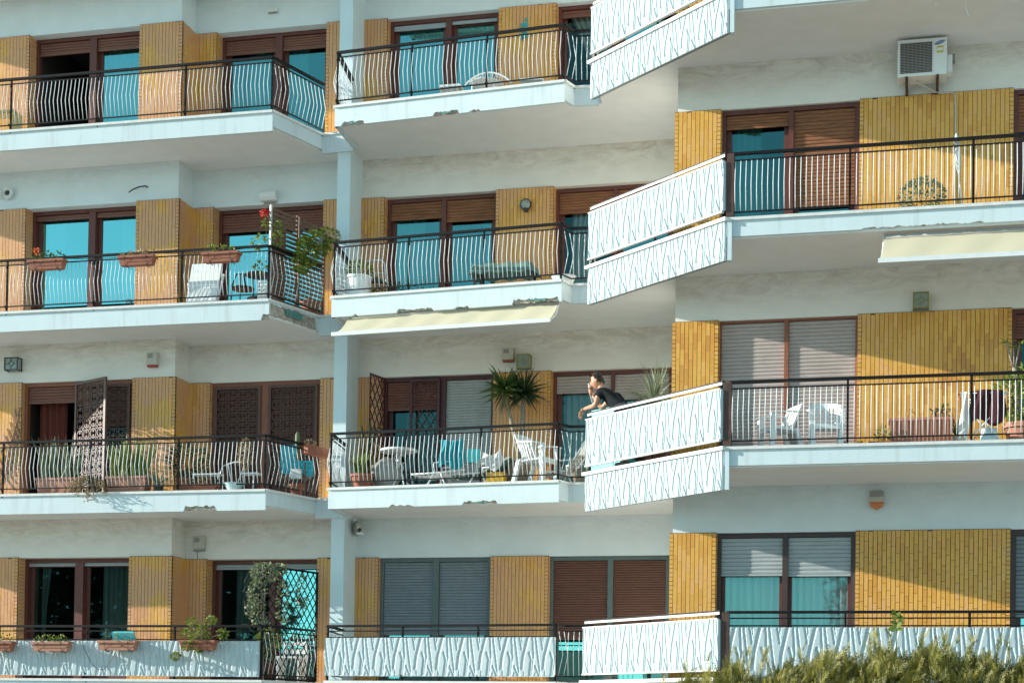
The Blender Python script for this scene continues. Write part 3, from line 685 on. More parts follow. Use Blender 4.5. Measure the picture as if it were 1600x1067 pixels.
for k in range(1, 5):
    # left section
    RAILOB = ('L', k); mb = MB(); Lp = [(XL+1, 1.045), (-6.83, 1.075), (-6.40, 2.34)]
    Ll = Lp[1][0]-Lp[0][0]; ts = [(x-Lp[0][0])/Ll for x in (-14.72, -13.14, -11.56, -9.94, -8.36)]+[1.0]
    rail_run(mb, Lp[0], Lp[1], k, ts, bars=(k < 4), rails=(0.80, 0.095) if k < 4 else (0.80, 0.66))
    rail_run(mb, Lp[1], Lp[2], k, (), bars=True, pitch=0.1)
    RAILS.append((RAILOB, mb.build('balcony_railing', 'black', bld)))
    # middle section with its side and the jog
    RAILOB = ('M', k); mb = MB(); M0, M1, M2, M3 = (-5.715, 1.115), (-1.90, 0.805), (-1.80, 1.085), (-1.36, 1.11)
    LM = math.hypot(M1[0]-M0[0], M1[1]-M0[1])
    rail_run(mb, (-5.86, 2.24), M0, k, (), bars=True, pitch=0.075)
    rail_run(mb, M0, M1, k, (0.0, 0.338, 0.669, 1.0), bars=(k < 4), rails=(0.80, 0.095) if k < 4 else (0.80, 0.70))
    rail_run(mb, M1, M2, k, (), bars=True, b0=.08, b1=.06, pitch=.09); rail_run(mb, M2, M3, k, (), bars=True, b0=.04, b1=.06, pitch=.085)
    RAILS.append((RAILOB, mb.build('balcony_railing', 'black', bld)))
    # right section front
    RAILOB = ('R', k); mb = MB(); R1 = (1.00, -1.77); R9 = (XR, -1.77); LR = R9[0]-R1[0]
    ts = [(x-R1[0])/LR for x in (2.57, 4.155, 5.74)]
    rail_run(mb, R1, R9, k, ts, bars=(k < 4), pitch=0.0725, rails=(0.79, 0.085) if k < 4 else (0.80, 0.70), b0=.05)
    for ps in ((1.00, -1.77),): mb.box(ps[0]+.02, ps[0]+.04, ps[1]-.01, ps[1]+.01, F[k], F[k]+.88)
    RAILS.append((RAILOB, mb.build('balcony_railing', 'black', bld)))
    # diagonal: pale twin rails and a brown corner post
    mb = MB(); P0 = Vector((-1.30, 0.165, 0)); P1 = Vector((0.925, -1.755, 0)); dd = (P1-P0).normalized(); z = F[k]
    mb.bar(P0+Vector((0,0,z+.90)), P1+Vector((0,0,z+.90)), 0.05, 0.016)
    for t in (0.012, 0.5, 0.988):
        c = P0+(P1-P0)*t; mb.box(c.x-.014, c.x+.014, c.y-.014, c.y+.014, z, z+.885)
    ob = mb.build('balcony_railing', 'black', bld)
    mb = MB(); n_ = Vector((dd.y, -dd.x, 0))
    mb.bar(P0+n_*.03+Vector((0,0,z+.868)), P1+n_*.03+Vector((0,0,z+.868)), 0.012, 0.034)
    mb.bar(P0+n_*.055+Vector((0,0,z+.792)), P1+n_*.055+Vector((0,0,z+.792)), 0.05, 0.018); mb.bar(P0+n_*.055+Vector((0,0,z+.097)), P1+n_*.055+Vector((0,0,z+.097)), 0.05, 0.022)
    mb.build('panel_rail', 'metal', ob)
    mb = MB(); mb.box(0.935, 1.035, -1.80, -1.755, F[k]+0.008, F[k]+.885); mb.build('corner_post', 'rust', ob)
ROB = dict(RAILS)
BAL.sort(key=lambda b: (Vector(b[0][2])-CAM).length)
restb = MB()
bal_cache = {}
for i, (pts, ro_) in enumerate(BAL):
    if i < 300:
        mb = MB(); mb.tube(pts, 0.0058, 5); ob = mb.build('baluster', 'bar', ROB[ro_], smooth=True)
    else: restb.tube(pts, 0.0058, 5)
if restb.v:
    o = restb.build('baluster_row', 'bar', bld, smooth=True); o['kind'] = 'stuff'

# ---- relief panels: boards with branching grooves
STROKES = [([(0.585,1.0),(0.37,0.50),(0.32,0.20)], .030), ([(0.19,1.0),(0.29,0.69)], .018), ([(0.30,1.0),(0.31,0.86)], .012),
           ([(0.79,1.0),(0.85,0.48),(0.75,0.0)], .020), ([(0.645,0.60),(0.735,0.44),(0.66,0.0)], .024), ([(0.93,1.0),(1.17,0.0)], .018),
           ([(0.93,0.26),(1.13,0.0)], .020), ([(0.38,0.20),(0.40,0.0)], .010), ([(0.93,0.08),(0.90,0.0)], .014)]
PER = 0.355
def relief_panel(p, q, z0, z1, parent, seed=0, depth=0.022, wmul=1.0, res=0.0105, steep=2.4):
    """from plan point p to q, front face on the right-hand side of the direction p->q"""
    dx, dy = q[0]-p[0], q[1]-p[1]; L = math.hypot(dx, dy); ux, uy = dx/L, dy/L; nx, ny = uy, -ux
    nu = int(L/res); nv = int((z1-z0)/0.014); H = z1-z0
    r2 = random.Random(seed); ph = r2.random()
    segs = []
    nrep = int(L/PER)+3
    for rep in range(-2, nrep):
        j = r2.uniform(-.04, .04)
        for pts, wd in STROKES:
            P_ = [((a+rep+ph+j)*PER, b*H) for a, b in pts]
            for a, b in zip(P_, P_[1:]): segs.append((a, b, wd*wmul))
    hg = [[0.0]*(nv+1) for _ in range(nu+1)]
    su, sv = L/nu, H/nv
    for (a, b, wd) in segs:
        i0 = max(0, int((min(a[0],b[0])-wd)/su)); i1 = min(nu, int((max(a[0],b[0])+wd)/su)+1)
        j0 = max(0, int((min(a[1],b[1])-wd)/sv)); j1 = min(nv, int((max(a[1],b[1])+wd)/sv)+1)
        ex, ey = b[0]-a[0], b[1]-a[1]; l2 = ex*ex+ey*ey
        for i in range(i0, i1+1):
            for jx in range(j0, j1+1):
                px, py = i*su, jx*sv
                t = max(0, min(1, ((px-a[0])*ex+(py-a[1])*ey)/l2)); d = math.hypot(px-a[0]-ex*t, py-a[1]-ey*t)
                if d < wd:
                    g_ = depth*min(1.0, (1-d/wd)*steep)
                    if g_ > hg[i][jx]: hg[i][jx] = g_
    vs = []
    for i in range(nu+1):
        for jx in range(nv+1):
            e_ = 0.0 if (0 < i < nu and 0 < jx < nv) else 0.004
            d_ = -hg[i][jx] if (0 < jx < nv) else -0.004
            vs.append((p[0]+ux*i*su+nx*d_, p[1]+uy*i*su+ny*d_, z0+jx*sv))
    fs = [(i*(nv+1)+j, (i+1)*(nv+1)+j, (i+1)*(nv+1)+j+1, i*(nv+1)+j+1) for i in range(nu) for j in range(nv)]
    mb = MB(); mb.add(vs, fs)
    c = Vector((p[0]+q[0], p[1]+q[1], 0))/2-Vector((nx, ny, 0))*0.052
    mb.obox((c.x, c.y, (z0+z1)/2), (ux,uy,0), (nx,ny,0), (0,0,1), L/2, 0.010, H/2)
    for e_ in (p, q):   # closed ends
        s0 = [(e_[0]-nx*.062, e_[1]-ny*.062, z0), (e_[0]-nx*.002, e_[1]-ny*.002, z0), (e_[0]-nx*.002, e_[1]-ny*.002, z1), (e_[0]-nx*.062, e_[1]-ny*.062, z1)]
        mb.add(s0, [(0,1,2,3)])
    for zz in (z0, z1):
        mb.add([(p[0]-nx*.062,p[1]-ny*.062,zz),(q[0]-nx*.062,q[1]-ny*.062,zz),(q[0]-nx*.002,q[1]-ny*.002,zz),(p[0]-nx*.002,p[1]-ny*.002,zz)], [(0,1,2,3)])
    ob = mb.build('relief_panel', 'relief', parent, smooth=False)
    return ob
for k in range(0, 5):
    dn = Vector((-0.653, -0.757, 0)); P0 = Vector((-1.325, 0.15, 0)); P1 = Vector((0.935, -1.80, 0))
    if k >= 1:
        a = P0+dn*.05; b = P1+dn*.05
        relief_panel((a.x+.02, a.y-.017), (b.x-.01, b.y+.01), F[k]+0.11, F[k]+0.782, bld, seed=k, depth=0.032, wmul=0.44, res=0.0058, steep=3.6)
        mb = MB(); strip(mb, (a.x+.0, a.y+.01+.20), (a.x+.015, a.y-.01), lambda t, k=k: F[k]+.11, F[k]+.782, .03); mb.build('panel_return', 'relief', bld)
    if k <= 3:
        a = P0+dn*.03; b = P1+dn*.03
        lo = F[k]-0.575
        relief_panel((a.x, a.y), (b.x, b.y), lo, F[k]-0.04, bld, seed=10+k, depth=0.032, wmul=0.44, res=0.0058, steep=3.6)
        mb = MB(); strip(mb, (P1.x+.022, P1.y-.03), (P1.x+.08, P1.y-.03), lambda t, lo=lo: lo, F[k]-0.04, .12); mb.build('panel_end', 'fascia', bld)
    mb = MB(); a = P0+dn*.06-Vector((.03,-.026,0)); b = P1+dn*.06+Vector((.03,-.026,0))
    strip(mb, (a.x, a.y), (b.x, b.y), lambda t, k=k: F[k]-0.04, F[k]+0.008, 0.28); mb.build('coping', 'coping', bld)
relief_panel((-11.9+XL+11.9, 0.985), (-6.86, 1.02), F[4]+0.055, F[4]+0.635, bld, seed=31, depth=0.013)
relief_panel((-5.75, 1.065), (-1.90, 0.75), F[4]+0.08, F[4]+0.69, bld, seed=32, depth=0.013)
relief_panel((1.05, -1.83), (XR, -1.83), F[4]-0.02, F[4]+0.675, bld, seed=33, depth=0.013)

# ================================================================== things fixed to the walls
def vbox(name, mat, parent, *a):
    mb = MB(); mb.box(*a); return mb.build(name, mat, parent)
# air conditioner
t = thing('air_conditioner', 'white outdoor air conditioner on brackets below the top right soffit', 'air conditioner', (3.48, -0.1, F[2]+2.27))
z0 = F[2]+2.27; z1 = F[2]+2.775
mb = MB(); mb.box(3.155, 3.825, -0.45, -0.13, z0, z1); mb.box(3.150, 3.83, -0.455, -0.125, z1, z1+0.012); mb.build('casing', 'white', t)
gr = vbox('fan_opening', 'dark', t, 3.19, 3.625, -0.4535, -0.4505, z0+.045, z1-.035)
mb = MB()
for i in range(19):
    z = z0+.055+i*(z1-z0-.10)/18; mb.box(3.19, 3.625, -0.462, -0.456, z, z+.008)
for i in range(9): x = 3.19+i*0.0538; mb.box(x, x+.005, -0.465, -0.4625, z0+.045, z1-.035)
mb.build('fan_grille', 'grey', gr)
mb = MB(); mb.box(3.83, 3.90, -0.36, -0.18, z0+.06, z0+.30); mb.build('valve_cover', 'white', t)
mb = MB(); mb.box(3.90, 3.94, -0.14, -0.02, z0+.30, z0+.40); mb.build('wall_clip', 'grey', t)
for x in (3.28, 3.70):
    mb = MB(); mb.box(x-.018, x+.018, -0.47, 0.0, z0-.035, z0-.002); mb.bar((x, -0.42, z0-.035), (x, -0.015, z0-.115), 0.03, 0.03); mb.box(x-.018, x+.018, -0.03, -0.001, z0-.10, z0-.036); mb.build('bracket', 'rust', t)
mb = MB(); mb.add([(3.725+.075*math.cos(a*math.pi/12), -0.4525, z1-.055+.024*math.sin(a*math.pi/12)+.02*math.cos(a*math.pi/12)) for a in range(24)], [tuple(range(24))]); bdg = mb.build('badge', 'bluelogo', t)
cu = bpy.data.curves.new('badge_lettering', 'FONT'); cu.body = 'SAMSUNG'; cu.size = 0.031; cu.align_x = 'CENTER'; cu.align_y = 'CENTER'
tmp = bpy.data.objects.new('tmp', cu); COL.objects.link(tmp); bpy.context.view_layer.update()
me = bpy.data.meshes.new_from_object(tmp.evaluated_get(bpy.context.evaluated_depsgraph_get())); bpy.data.objects.remove(tmp)
me.name = 'badge_lettering'; me.materials.clear(); me.materials.append(M['white'])
lt = bpy.data.objects.new('badge_lettering', me); COL.objects.link(lt); lt.parent = bdg
lt.location = (3.725-3.48, -0.4545+0.1, z1-.055-(F[2]+2.27)); lt.rotation_euler = (R(90), R(-12), 0)
mb = MB(); mb.box(3.685, 3.775, -0.4525, -0.4505, z1-.20, z1-.105); st = mb.build('sticker', 'stickerY', t)
mb = MB(); mb.box(3.69, 3.77, -0.4545, -0.4526, z1-.175, z1-.13); mb.build('sticker_text_field', 'white', st)
mb = MB(); mb.tube([(3.42, -0.30, z0+.0), (3.43, -0.28, z0-.03), (3.60, -0.16, z0-.09), (3.74, -0.06, z0-.12), (3.90, -0.05, z0-.115), (3.945, -0.05, z0-.15), (3.955, -0.05, z0-.4), (3.955, -0.05, z0-1.1), (3.955, -0.05, F[2]+.05)], 0.012, 6); mb.build('drain_hose', 'beige', t, smooth=True)

def lantern(label, x0, x1, y, z0, z1, mat, gl='lamp_glass'):
    t = thing('wall_lantern', label, 'lamp', ((x0+x1)/2, y, z0)); d = 0.17; yf = y-d; b = 0.016
    mb = MB()
    for (a, c) in ((x0, x0+b), (x1-b, x1)):
        mb.box(a, c, yf, yf+b, z0, z1); mb.box(a, c, y-b, y, z0, z1)
    for zz in (z0, z1-b):
        mb.box(x0+b, x1-b, yf+.001, yf+b-.001, zz, zz+b); mb.box(x0, x0+b, yf+b, y-b, zz, zz+b); mb.box(x1-b, x1, yf+b, y-b, zz, zz+b)
    cx, cz = (x0+x1)/2, (z0+z1)/2; q = (x1-x0)*.2
    for a, c in (((cx, cz+q), (cx+q, cz)), ((cx+q, cz), (cx, cz-q)), ((cx, cz-q), (cx-q, cz)), ((cx-q, cz), (cx, cz+q))):
        mb.bar((a[0], yf+.006, a[1]), (c[0], yf+.006, c[1]), .007, .007)
    for a, c in (((cx, z0+b), (cx, cz-q)), ((cx, cz+q), (cx, z1-b)), ((x0+b, cz), (cx-q, cz)), ((cx+q, cz), (x1-b, cz))):
        mb.bar((a[0], yf+.006, a[1]), (c[0], yf+.006, c[1]), .007, .007)
    mb.box(x0+.02, x1-.02, y-.012, y, z0+.01, z1-.01)
    mb.build('frame', mat, t); vbox('glass_body', gl, t, x0+.012, x1-.012, yf+.012, y-.014, z0+.012, z1-.012)
    return t
lantern('black square wall lantern at left edge beside ornate window grille', -12.21, -11.95, YA, F[3]+2.36, F[3]+2.59, 'dark')
lantern('olive wall lantern beside beige alarm box above the yucca', -3.06, -2.83, YC, F[3]+2.19, F[3]+2.43, 'olive')
lantern('olive wall lantern above right panel over white plastic chairs', 3.39, 3.61, YD, F[3]+2.18, F[3]+2.41, 'olive')
def alarm(label, x0, x1, y, z0, z1, mat, low, wire=None):
    t = thing('alarm_box', label, 'alarm box', ((x0+x1)/2, y, z0)); h = z1-z0
    mb = MB(); mb.box(x0, x1, y-.09, y, z0+h*.14, z1); mb.box(x0+.006, x1-.006, y-.096, y-.0901, z0+h*.2, z1-.008); mb.build('casing', mat, t)
    vbox('beacon', low, t, x0+.012, x1-.012, y-.085, y-.004, z0, z0+h*.139)
    vbox('louvre', 'grey', t, x0+.03, x0+(x1-x0)*.6, y-.099, y-.0962, z0+h*.60, z0+h*.90)
    if wire:
        mb = MB(); mb.tube([(wire[0], y-.03, z0), (wire[0]-.005, y-.01, z0-.06), (wire[0]+.003, y-.006, wire[1])], .004, 5); mb.build('wire', 'dark', t)
alarm('beige alarm box with red base above the ornate open grille', -9.52, -9.32, YA, F[3]+2.34, F[3]+2.59, 'beige', 'red')
alarm('pale alarm box with hanging wire above the vine trellis', -8.85, -8.63, YB, F[4]+2.30, F[4]+2.56, 'beige', 'grey', (-8.79, F[4]+2.17))
alarm('beige alarm box left of olive lantern above yucca', -3.33, -3.13, YC, F[3]+2.33, F[3]+2.56, 'beige', 'tanwood')
# siren
t = thing('siren', 'grey siren with orange lens under the lowest right soffit', 'siren', (2.915, YD, F[4]+2.46))
poly = [(2.81, F[4]+2.565), (3.02, F[4]+2.565), (3.02, F[4]+2.70), (2.98, F[4]+2.735), (2.85, F[4]+2.735), (2.81, F[4]+2.70)]
def zprism(mb, poly, y0, y1):
    n = len(poly); mb.add([(x, y0, z) for x, z in poly]+[(x, y1, z) for x, z in poly], [tuple(range(n)), tuple(range(n, 2*n))[::-1]]+[(i, n+i, n+(i+1)%n, (i+1)%n) for i in range(n)])
mb = MB(); zprism(mb, poly, -0.09, 0.0); mb.build('casing', 'beige', t)
mb = MB(); zprism(mb, [(2.815, F[4]+2.563), (2.84, F[4]+2.50), (2.915, F[4]+2.46), (2.99, F[4]+2.50), (3.015, F[4]+2.563)], -0.085, -0.002); mb.build('lens', 'orange', t)
vbox('top_cover', 'grey', t, 2.822, 3.008, -0.098, -0.0905, F[4]+2.635, F[4]+2.72)
# other lamps
t = thing('bulkhead_lamp', 'round dark bulkhead lamp on ochre tiles of middle balcony', 'lamp', (-2.95, YC-.04, F[2]+1.76))
mb = MB(); mb.sphere((-2.95, YC-.10, F[2]+1.86), 0.085, 14, 9, (1, .8, 1)); mb.build('globe', 'lamp_glass', t, smooth=True)
mb = MB()
for a in range(16):
    a0, a1 = a*math.pi/8, (a+1)*math.pi/8
    mb.bar((-2.95+.088*math.cos(a0), YC-.105, F[2]+1.86+.088*math.sin(a0)), (-2.95+.088*math.cos(a1), YC-.105, F[2]+1.86+.088*math.sin(a1)), .022, .022)
mb.box(-2.98, -2.92, YC-.15, YC-.045, F[2]+1.745, F[2]+1.79); mb.build('cage', 'dark', t)
t = thing('wall_light', 'white wall light above the slatted screen balcony', 'lamp', (-7.55, YB, F[2]+2.18))
mb = MB()
prof = [(0.0, 2.19), (-.10, 2.20), (-.15, 2.25), (-.15, 2.32), (-.11, 2.37), (0.0, 2.38)]
mb.add([(x, YB+a, F[2]+b) for x in (-7.70, -7.40) for a, b in prof], [(i, 6+i, 7+i, i+1) for i in range(5)]+[(0,1,2,3,4,5), (11,10,9,8,7,6)]); mb.build('shade', 'white', t)
vbox('backplate', 'grey', t, -7.66, -7.44, YB-.02, YB-.002, F[2]+2.165, F[2]+2.188)
t = thing('emergency_light', 'small white emergency light high on topmost left wall', 'lamp', (-7.55, YB, F[1]+2.45))
vbox('casing', 'white', t, -7.65, -7.46, YB-.06, YB, F[1]+2.43, F[1]+2.48); vbox('lens', 'grey', t, -7.64, -7.47, YB-.058, YB-.004, F[1]+2.415, F[1]+2.4295)
t = thing('flue_vent', 'round flue vent with dark mouth at left edge of wall', 'vent', (-12.30, YA, F[2]+2.38))
mb = MB()
for a in range(20):
    a0, a1 = a*math.pi/10, (a+1)*math.pi/10
    mb.bar((-12.29+.07*math.cos(a0), YA-.05, F[2]+2.455+.07*math.sin(a0)), (-12.29+.07*math.cos(a1), YA-.05, F[2]+2.455+.07*math.sin(a1)), .10, .02, (0, 1, 0))
mb.build('collar', 'white', t); mb = MB(); mb.add([(-12.29+.065*math.cos(a*math.pi/10), YA-.03, F[2]+2.455+.065*math.sin(a*math.pi/10)) for a in range(20)], [tuple(range(20))]); mb.build('mouth', 'dark', t)
mb = MB(); mb.box(-12.60, -12.39, YA-.12, YA, F[2]+2.37, F[2]+2.49); tag(mb.build('meter_box', 'white'), 'white box on the wall at left edge beside flue vent', 'box')
mb = MB(); mb.tube([(-9.60, YA, F[2]+2.405), (-9.62, YA-.05, F[2]+2.41), (-9.72, YA-.08, F[2]+2.395), (-9.84, YA-.10, F[2]+2.345), (-9.91, YA-.10, F[2]+2.30)], .012, 6)
tag(mb.build('loose_cable', 'dark', smooth=True), 'black cable stub sticking out of wall above flower boxes', 'cable')
t = thing('security_camera', 'grey security camera where column meets lowest middle soffit', 'camera', (-5.72, 2.60, F[4]+2.60))
mb = MB(); mb.lathe((-5.80, 2.66, F[4]+2.63), [(0.001, -.13), (.07, -.11), (.10, -.03), (.10, .06), (.05, .13), (.001, .14)], 14, .55, .9); mb.build('housing', 'grey', t, smooth=True)
mb = MB(); mb.tube([(-5.74, 2.56, F[4]+2.72), (-5.68, 2.46, F[4]+2.60)], .045, 10); mb.build('barrel', 'beige', t, smooth=True)
mb = MB(); mb.tube([(-5.679, 2.459, F[4]+2.599), (-5.672, 2.45, F[4]+2.588)], .034, 10); mb.build('lens', 'dark', t)
mb = MB(); mb.box(-5.72, -5.60, 2.44, 2.50, F[4]+2.515, F[4]+2.545); mb.build('bracket', 'whitemetal', t)
mb = MB()
for i in range(26):
    a = rnd.uniform(0, 6.28); r_ = rnd.uniform(.02, .11); mb.leaf((-3.0+r_*math.cos(a), YC-.055, F[1]+1.74+r_*1.3*math.sin(a)), (math.cos(a), -.2, math.sin(a)), .08, .04, rnd.random())
mb.box(-3.02, -2.98, YC-.055, YC-.04, F[1]+1.6, F[1]+1.86)
tag(mb.build('wall_ornament', 'teal'), 'turquoise leaf ornament hanging on top middle tile panel', 'ornament')
mb = MB(); mb.tube([(4.05, -1.45, F[1]-SLAB), (4.04, -1.45, F[1]-SLAB-.06), (4.07, -1.45, F[1]-SLAB-.15), (4.09, -1.45, F[1]-SLAB-.20)], .005, 5)
tag(mb.build('hanging_wire', 'white'), 'thin white wire dangling from the top right soffit', 'wire')
mb = MB(); mb.lathe((3.66, -1.5, F[1]-SLAB-.055), [(.006, 0), (.016, .015), (.012, .055)], 8)
tag(mb.build('soffit_hook', 'white'), 'small white hook under the top right soffit', 'hook')

# awnings
def awning(label, a0, a1, b0, b1, loc):
    t = thing('awning', label, 'awning', loc); a0, a1, b0, b1 = map(Vector, (a0, a1, b0, b1))
    mb = MB(); nu, nv = 60, 8; vs = []
    for j in range(nv+1):
        for i in range(nu+1):
            s, q = i/nu, j/nv; p = (a0.lerp(a1, s)).lerp(b0.lerp(b1, s), q)
            sag = .035*math.sin(q*math.pi)+.006*math.sin(s*40+q*3)*q*(1-q)*4
            vs.append((p.x, p.y+sag*.5, p.z-sag))
    mb.add(vs, [(j*(nu+1)+i, (j+1)*(nu+1)+i, (j+1)*(nu+1)+i+1, j*(nu+1)+i+1) for j in range(nv) for i in range(nu)]); mb.build('canvas', 'awning', t, smooth=True)
    mb = MB(); mb.bar(b0-Vector((.03, 0, 0)), b1+Vector((.03, 0, 0)), .045, .06); mb.build('front_bar', 'whitemetal', t)
    mb = MB(); mb.tube([a0, a1], .035, 8); mb.build('roller', 'grey', t, smooth=True)
    for p, q in ((a0, b0), (a1, b1)):
        mb = MB(); mid = (p+q)/2+Vector((0, .12, -.03)); mb.bar(p+Vector((0, .03, 0)), mid, .02, .03); mb.bar(mid, q+Vector((0, .03, 0)), .02, .03); mb.build('folding_arm', 'whitemetal', t)
awning('cream awning rolled out below the second middle balcony', (-5.47, 1.16, F[2]-.33), (-1.95, 0.88, F[2]-.33), (-5.62, 0.86, F[2]-.67), (-2.04, 0.58, F[2]-.67), (-3.7, 1.0, F[2]-.6))
awning('pale cream awning under the right balcony below the shrub', (3.02, -1.68, F[2]-.33), (7.5, -1.68, F[2]-.33), (2.98, -1.98, F[2]-.73), (7.5, -1.98, F[2]-.73), (5.2, -1.8, F[2]-.6))

# ================================================================== plants and pots
def trough(parent, x0, x1, yc, z0, h, dep, mat, rim=True, ribs=False, name='trough'):
    mb = MB(); ti = .02
    vs = []
    for z, e in ((z0, -.03), (z0+h, 0)):
        vs += [(x0-e, yc-dep/2-e*.6, z), (x1+e, yc-dep/2-e*.6, z), (x1+e, yc+dep/2+e*.6, z), (x0-e, yc+dep/2+e*.6, z)]
    mb.add(vs, [(0,3,2,1), (0,1,5,4), (1,2,6,5), (2,3,7,6), (3,0,4,7), (4,5,6,7)])
    if rim:
        for a in ((x0-.015, x1+.015, yc-dep/2-.015, yc-dep/2+.012), (x0-.015, x1+.015, yc+dep/2-.012, yc+dep/2+.015), (x0-.015, x0+.012, yc-dep/2+.0125, yc+dep/2-.0125), (x1-.012, x1+.015, yc-dep/2+.0125, yc+dep/2-.0125)):
            mb.box(*a, z0+h-.03, z0+h+.008)
    if ribs:
        n = int((x1-x0)/.055)
        for i in range(n+1):
            x = x0+.02+(x1-x0-.04)*i/n; mb.bar((x, yc-dep/2+.008, z0+.015), (x, yc-dep/2-.010, z0+h-.035), .02, .016, (0, 1, 0))
    ob = mb.build(name, mat, parent)
    vbox('soil', 'soil', ob, x0+.014, x1-.014, yc-dep/2+.014, yc+dep/2-.014, z0+h-.02, z0+h+.002)
    return ob
def pot(parent, c, r, h, mat, name='pot'):
    mb = MB(); mb.lathe(c, [(r*.68, 0), (r*.95, h*.82), (r*1.08, h*.82), (r*1.08, h), (r*.96, h), (r*.93, h*.9), (.001, h*.9)], 16)
    return mb.build(name, mat, parent)
def sprigs(c, rad, n, L, W, mat, parent, name='foliage', stems=6):
    mb = MB(); mb.cloud(c, rad, n, L, W)
    for i in range(stems):
        a = rnd.uniform(0, 6.28); mb.tube([(c[0]+.02*math.cos(a), c[1]+.02*math.sin(a), c[2]-rad[2]), (c[0]+rad[0]*.6*math.cos(a), c[1]+rad[1]*.6*math.sin(a), c[2]+rad[2]*rnd.uniform(-.2, .6))], .004, 4)
    return mb.build(name, mat, parent)
def flower_box(label, x0, x1, yc, zt, leafmat, petal=None, plant=True, h=.15, dep=.16, nleaf=170, rad=.13, mat='terra', metal=True):
    t = thing('flower_box', label, 'flower box', ((x0+x1)/2, yc, zt-h), 'flower boxes on the left balconies')
    trough(t, x0, x1, yc, zt-h, h, dep, mat)
    if plant:
        mb = MB()
        for i in range(5):
            x = x0+.06+(x1-x0-.12)*(i+.5)/5; mb.cloud((x, yc, zt+rnd.uniform(.0, .05)), (.09, .08, rad*rnd.uniform(.5, 1.1)), nleaf//5, .05, .032)
        mb.build('foliage', leafmat, t)
    if petal:
        mb = MB(); mb.cloud((x0+.13, yc-.02, zt+.17), (.05, .045, .045), 50, .035, .03); mb.tube([(x0+.15, yc, zt), (x0+.13, yc-.02, zt+.15)], .004, 4); mb.build('flower', petal, t)
    if metal:
        mb = MB()
        for x in (x0+.12, x1-.12): mb.tube([(x, yc+dep/2+.03, zt+.03), (x, yc-dep/2-.025, zt-.02), (x, yc-dep/2+.02, zt-h-.01), (x, yc+dep/2+.02, zt-h-.012)], .006, 5)
        mb.tube([(x0+.02, yc-dep/2-.022, zt-.06), (x1-.02, yc-dep/2-.022, zt-.06)], .005, 5); mb.build('hanger', 'dark', t)
    return t
flower_box('terracotta flower box with orange geranium on the left railing', -11.06, -10.42, 0.93, F[2]+.80, 'leaf', 'petal_orange')
flower_box('terracotta flower box hanging on railing in front of blue pane edge', -9.41, -8.79, 0.94, F[2]+.785, 'leaf_dry', nleaf=150)
flower_box('terracotta flower box on railing nearest the slatted screen', -7.92, -7.30, 0.95, F[2]+.765, 'leaf_yel', nleaf=150)
flower_box('terracotta flower box cut by the left edge on relief panel', -11.75, -11.18, 0.865, F[4]+.60, 'leaf', mat='terra', nleaf=90)
flower_box('pale terracotta box with low succulents on left relief panel', -10.80, -10.14, 0.865, F[4]+.60, 'leaf_yel', mat='terra_pale', nleaf=150)
flower_box('terracotta box holding a cyan tray on left relief panel', -9.60, -8.94, 0.875, F[4]+.62, 'leaf_dry', mat='terra_pale', nleaf=50)
mb = MB(); mb.obox((-9.22, .96, F[4]+.70), (1,0,0), (0,.9,.43), (0,-.43,.9), .20, .02, .075); mb.box(-9.40, -9.04, .94, .99, F[4]+.765, F[4]+.785)
tag(mb.build('plastic_tray', 'cyan'), 'cyan plastic tray propped in a flower box on the lowest left railing', 'tray')
tb = flower_box('terracotta box with sprawling round-tufted shrub on left relief panel', -8.16, -7.55, 0.885, F[4]+.63, 'leaf_yel', mat='terra', plant=False)
mb = MB(); st = MB()
for (x, z, r_) in ((-7.95, .93, .085), (-7.62, .96, .085), (-7.77, .82, .08), (-7.42, .74, .10), (-8.05, .75, .09), (-7.9, .66, .09), (-8.0, .55, .08), (-7.85, .50, .08), (-8.24, .38, .075), (-7.7, .70, .07)):
    c = (x, .84+rnd.uniform(-.05, .05), F[4]+z); mb.cloud(c, (r_, r_, r_*.75), 130, .045, .026); st.tube([(-7.86, .88, F[4]+.60), ((x-7.86)/2, .85, F[4]+(z+.62)/2), c], .008, 5)
mb.build('foliage', 'leaf_yel', tb); st.build('stem', 'bark', tb)
# broad planters with upright leaves
def sansevieria(label, x0, x1, yc, k, n, hgt, leafmat):
    t = thing('snake_plant', label, 'potted plant', ((x0+x1)/2, yc, F[k]), 'snake plants on the third left balcony')
    trough(t, x0, x1, yc, F[k]+.02, .27, .26, 'terra_pale', name='planter')
    vbox('saucer', 'terra', t, x0-.03, x1+.03, yc-.16, yc+.16, F[k]+.007, F[k]+.02)
    mb = MB()
    for i in range(n):
        x = rnd.uniform(x0+.05, x1-.05); y = yc+rnd.uniform(-.09, .09)
        mb.leaf((x, y, F[k]+.27), (rnd.gauss(0, .24), rnd.gauss(0, .16), 1), hgt*rnd.uniform(.35, 1.15), .05, rnd.random(), rnd.uniform(-.05, .15), seg=5, nrm=(rnd.uniform(-1,1), 1, 0))
    mb.build('leaves', leafmat, t); return t
sansevieria('planter of grey-green blade leaves below the dark open window', -11.04, -10.30, 1.36, 3, 85, .72, 'leaf_grey')
sansevieria('planter of yellow-green blade leaves in front of ornate grille', -9.74, -9.02, 1.36, 3, 85, .68, 'leaf_yel')
t = thing('trailing_plant', 'straggly plant trailing over the third left slab edge', 'plant', (-9.95, 1.25, F[3]))
pot(t, (-9.93, 1.28, F[3]+.007), .10, .17, 'dark')
mb = MB()
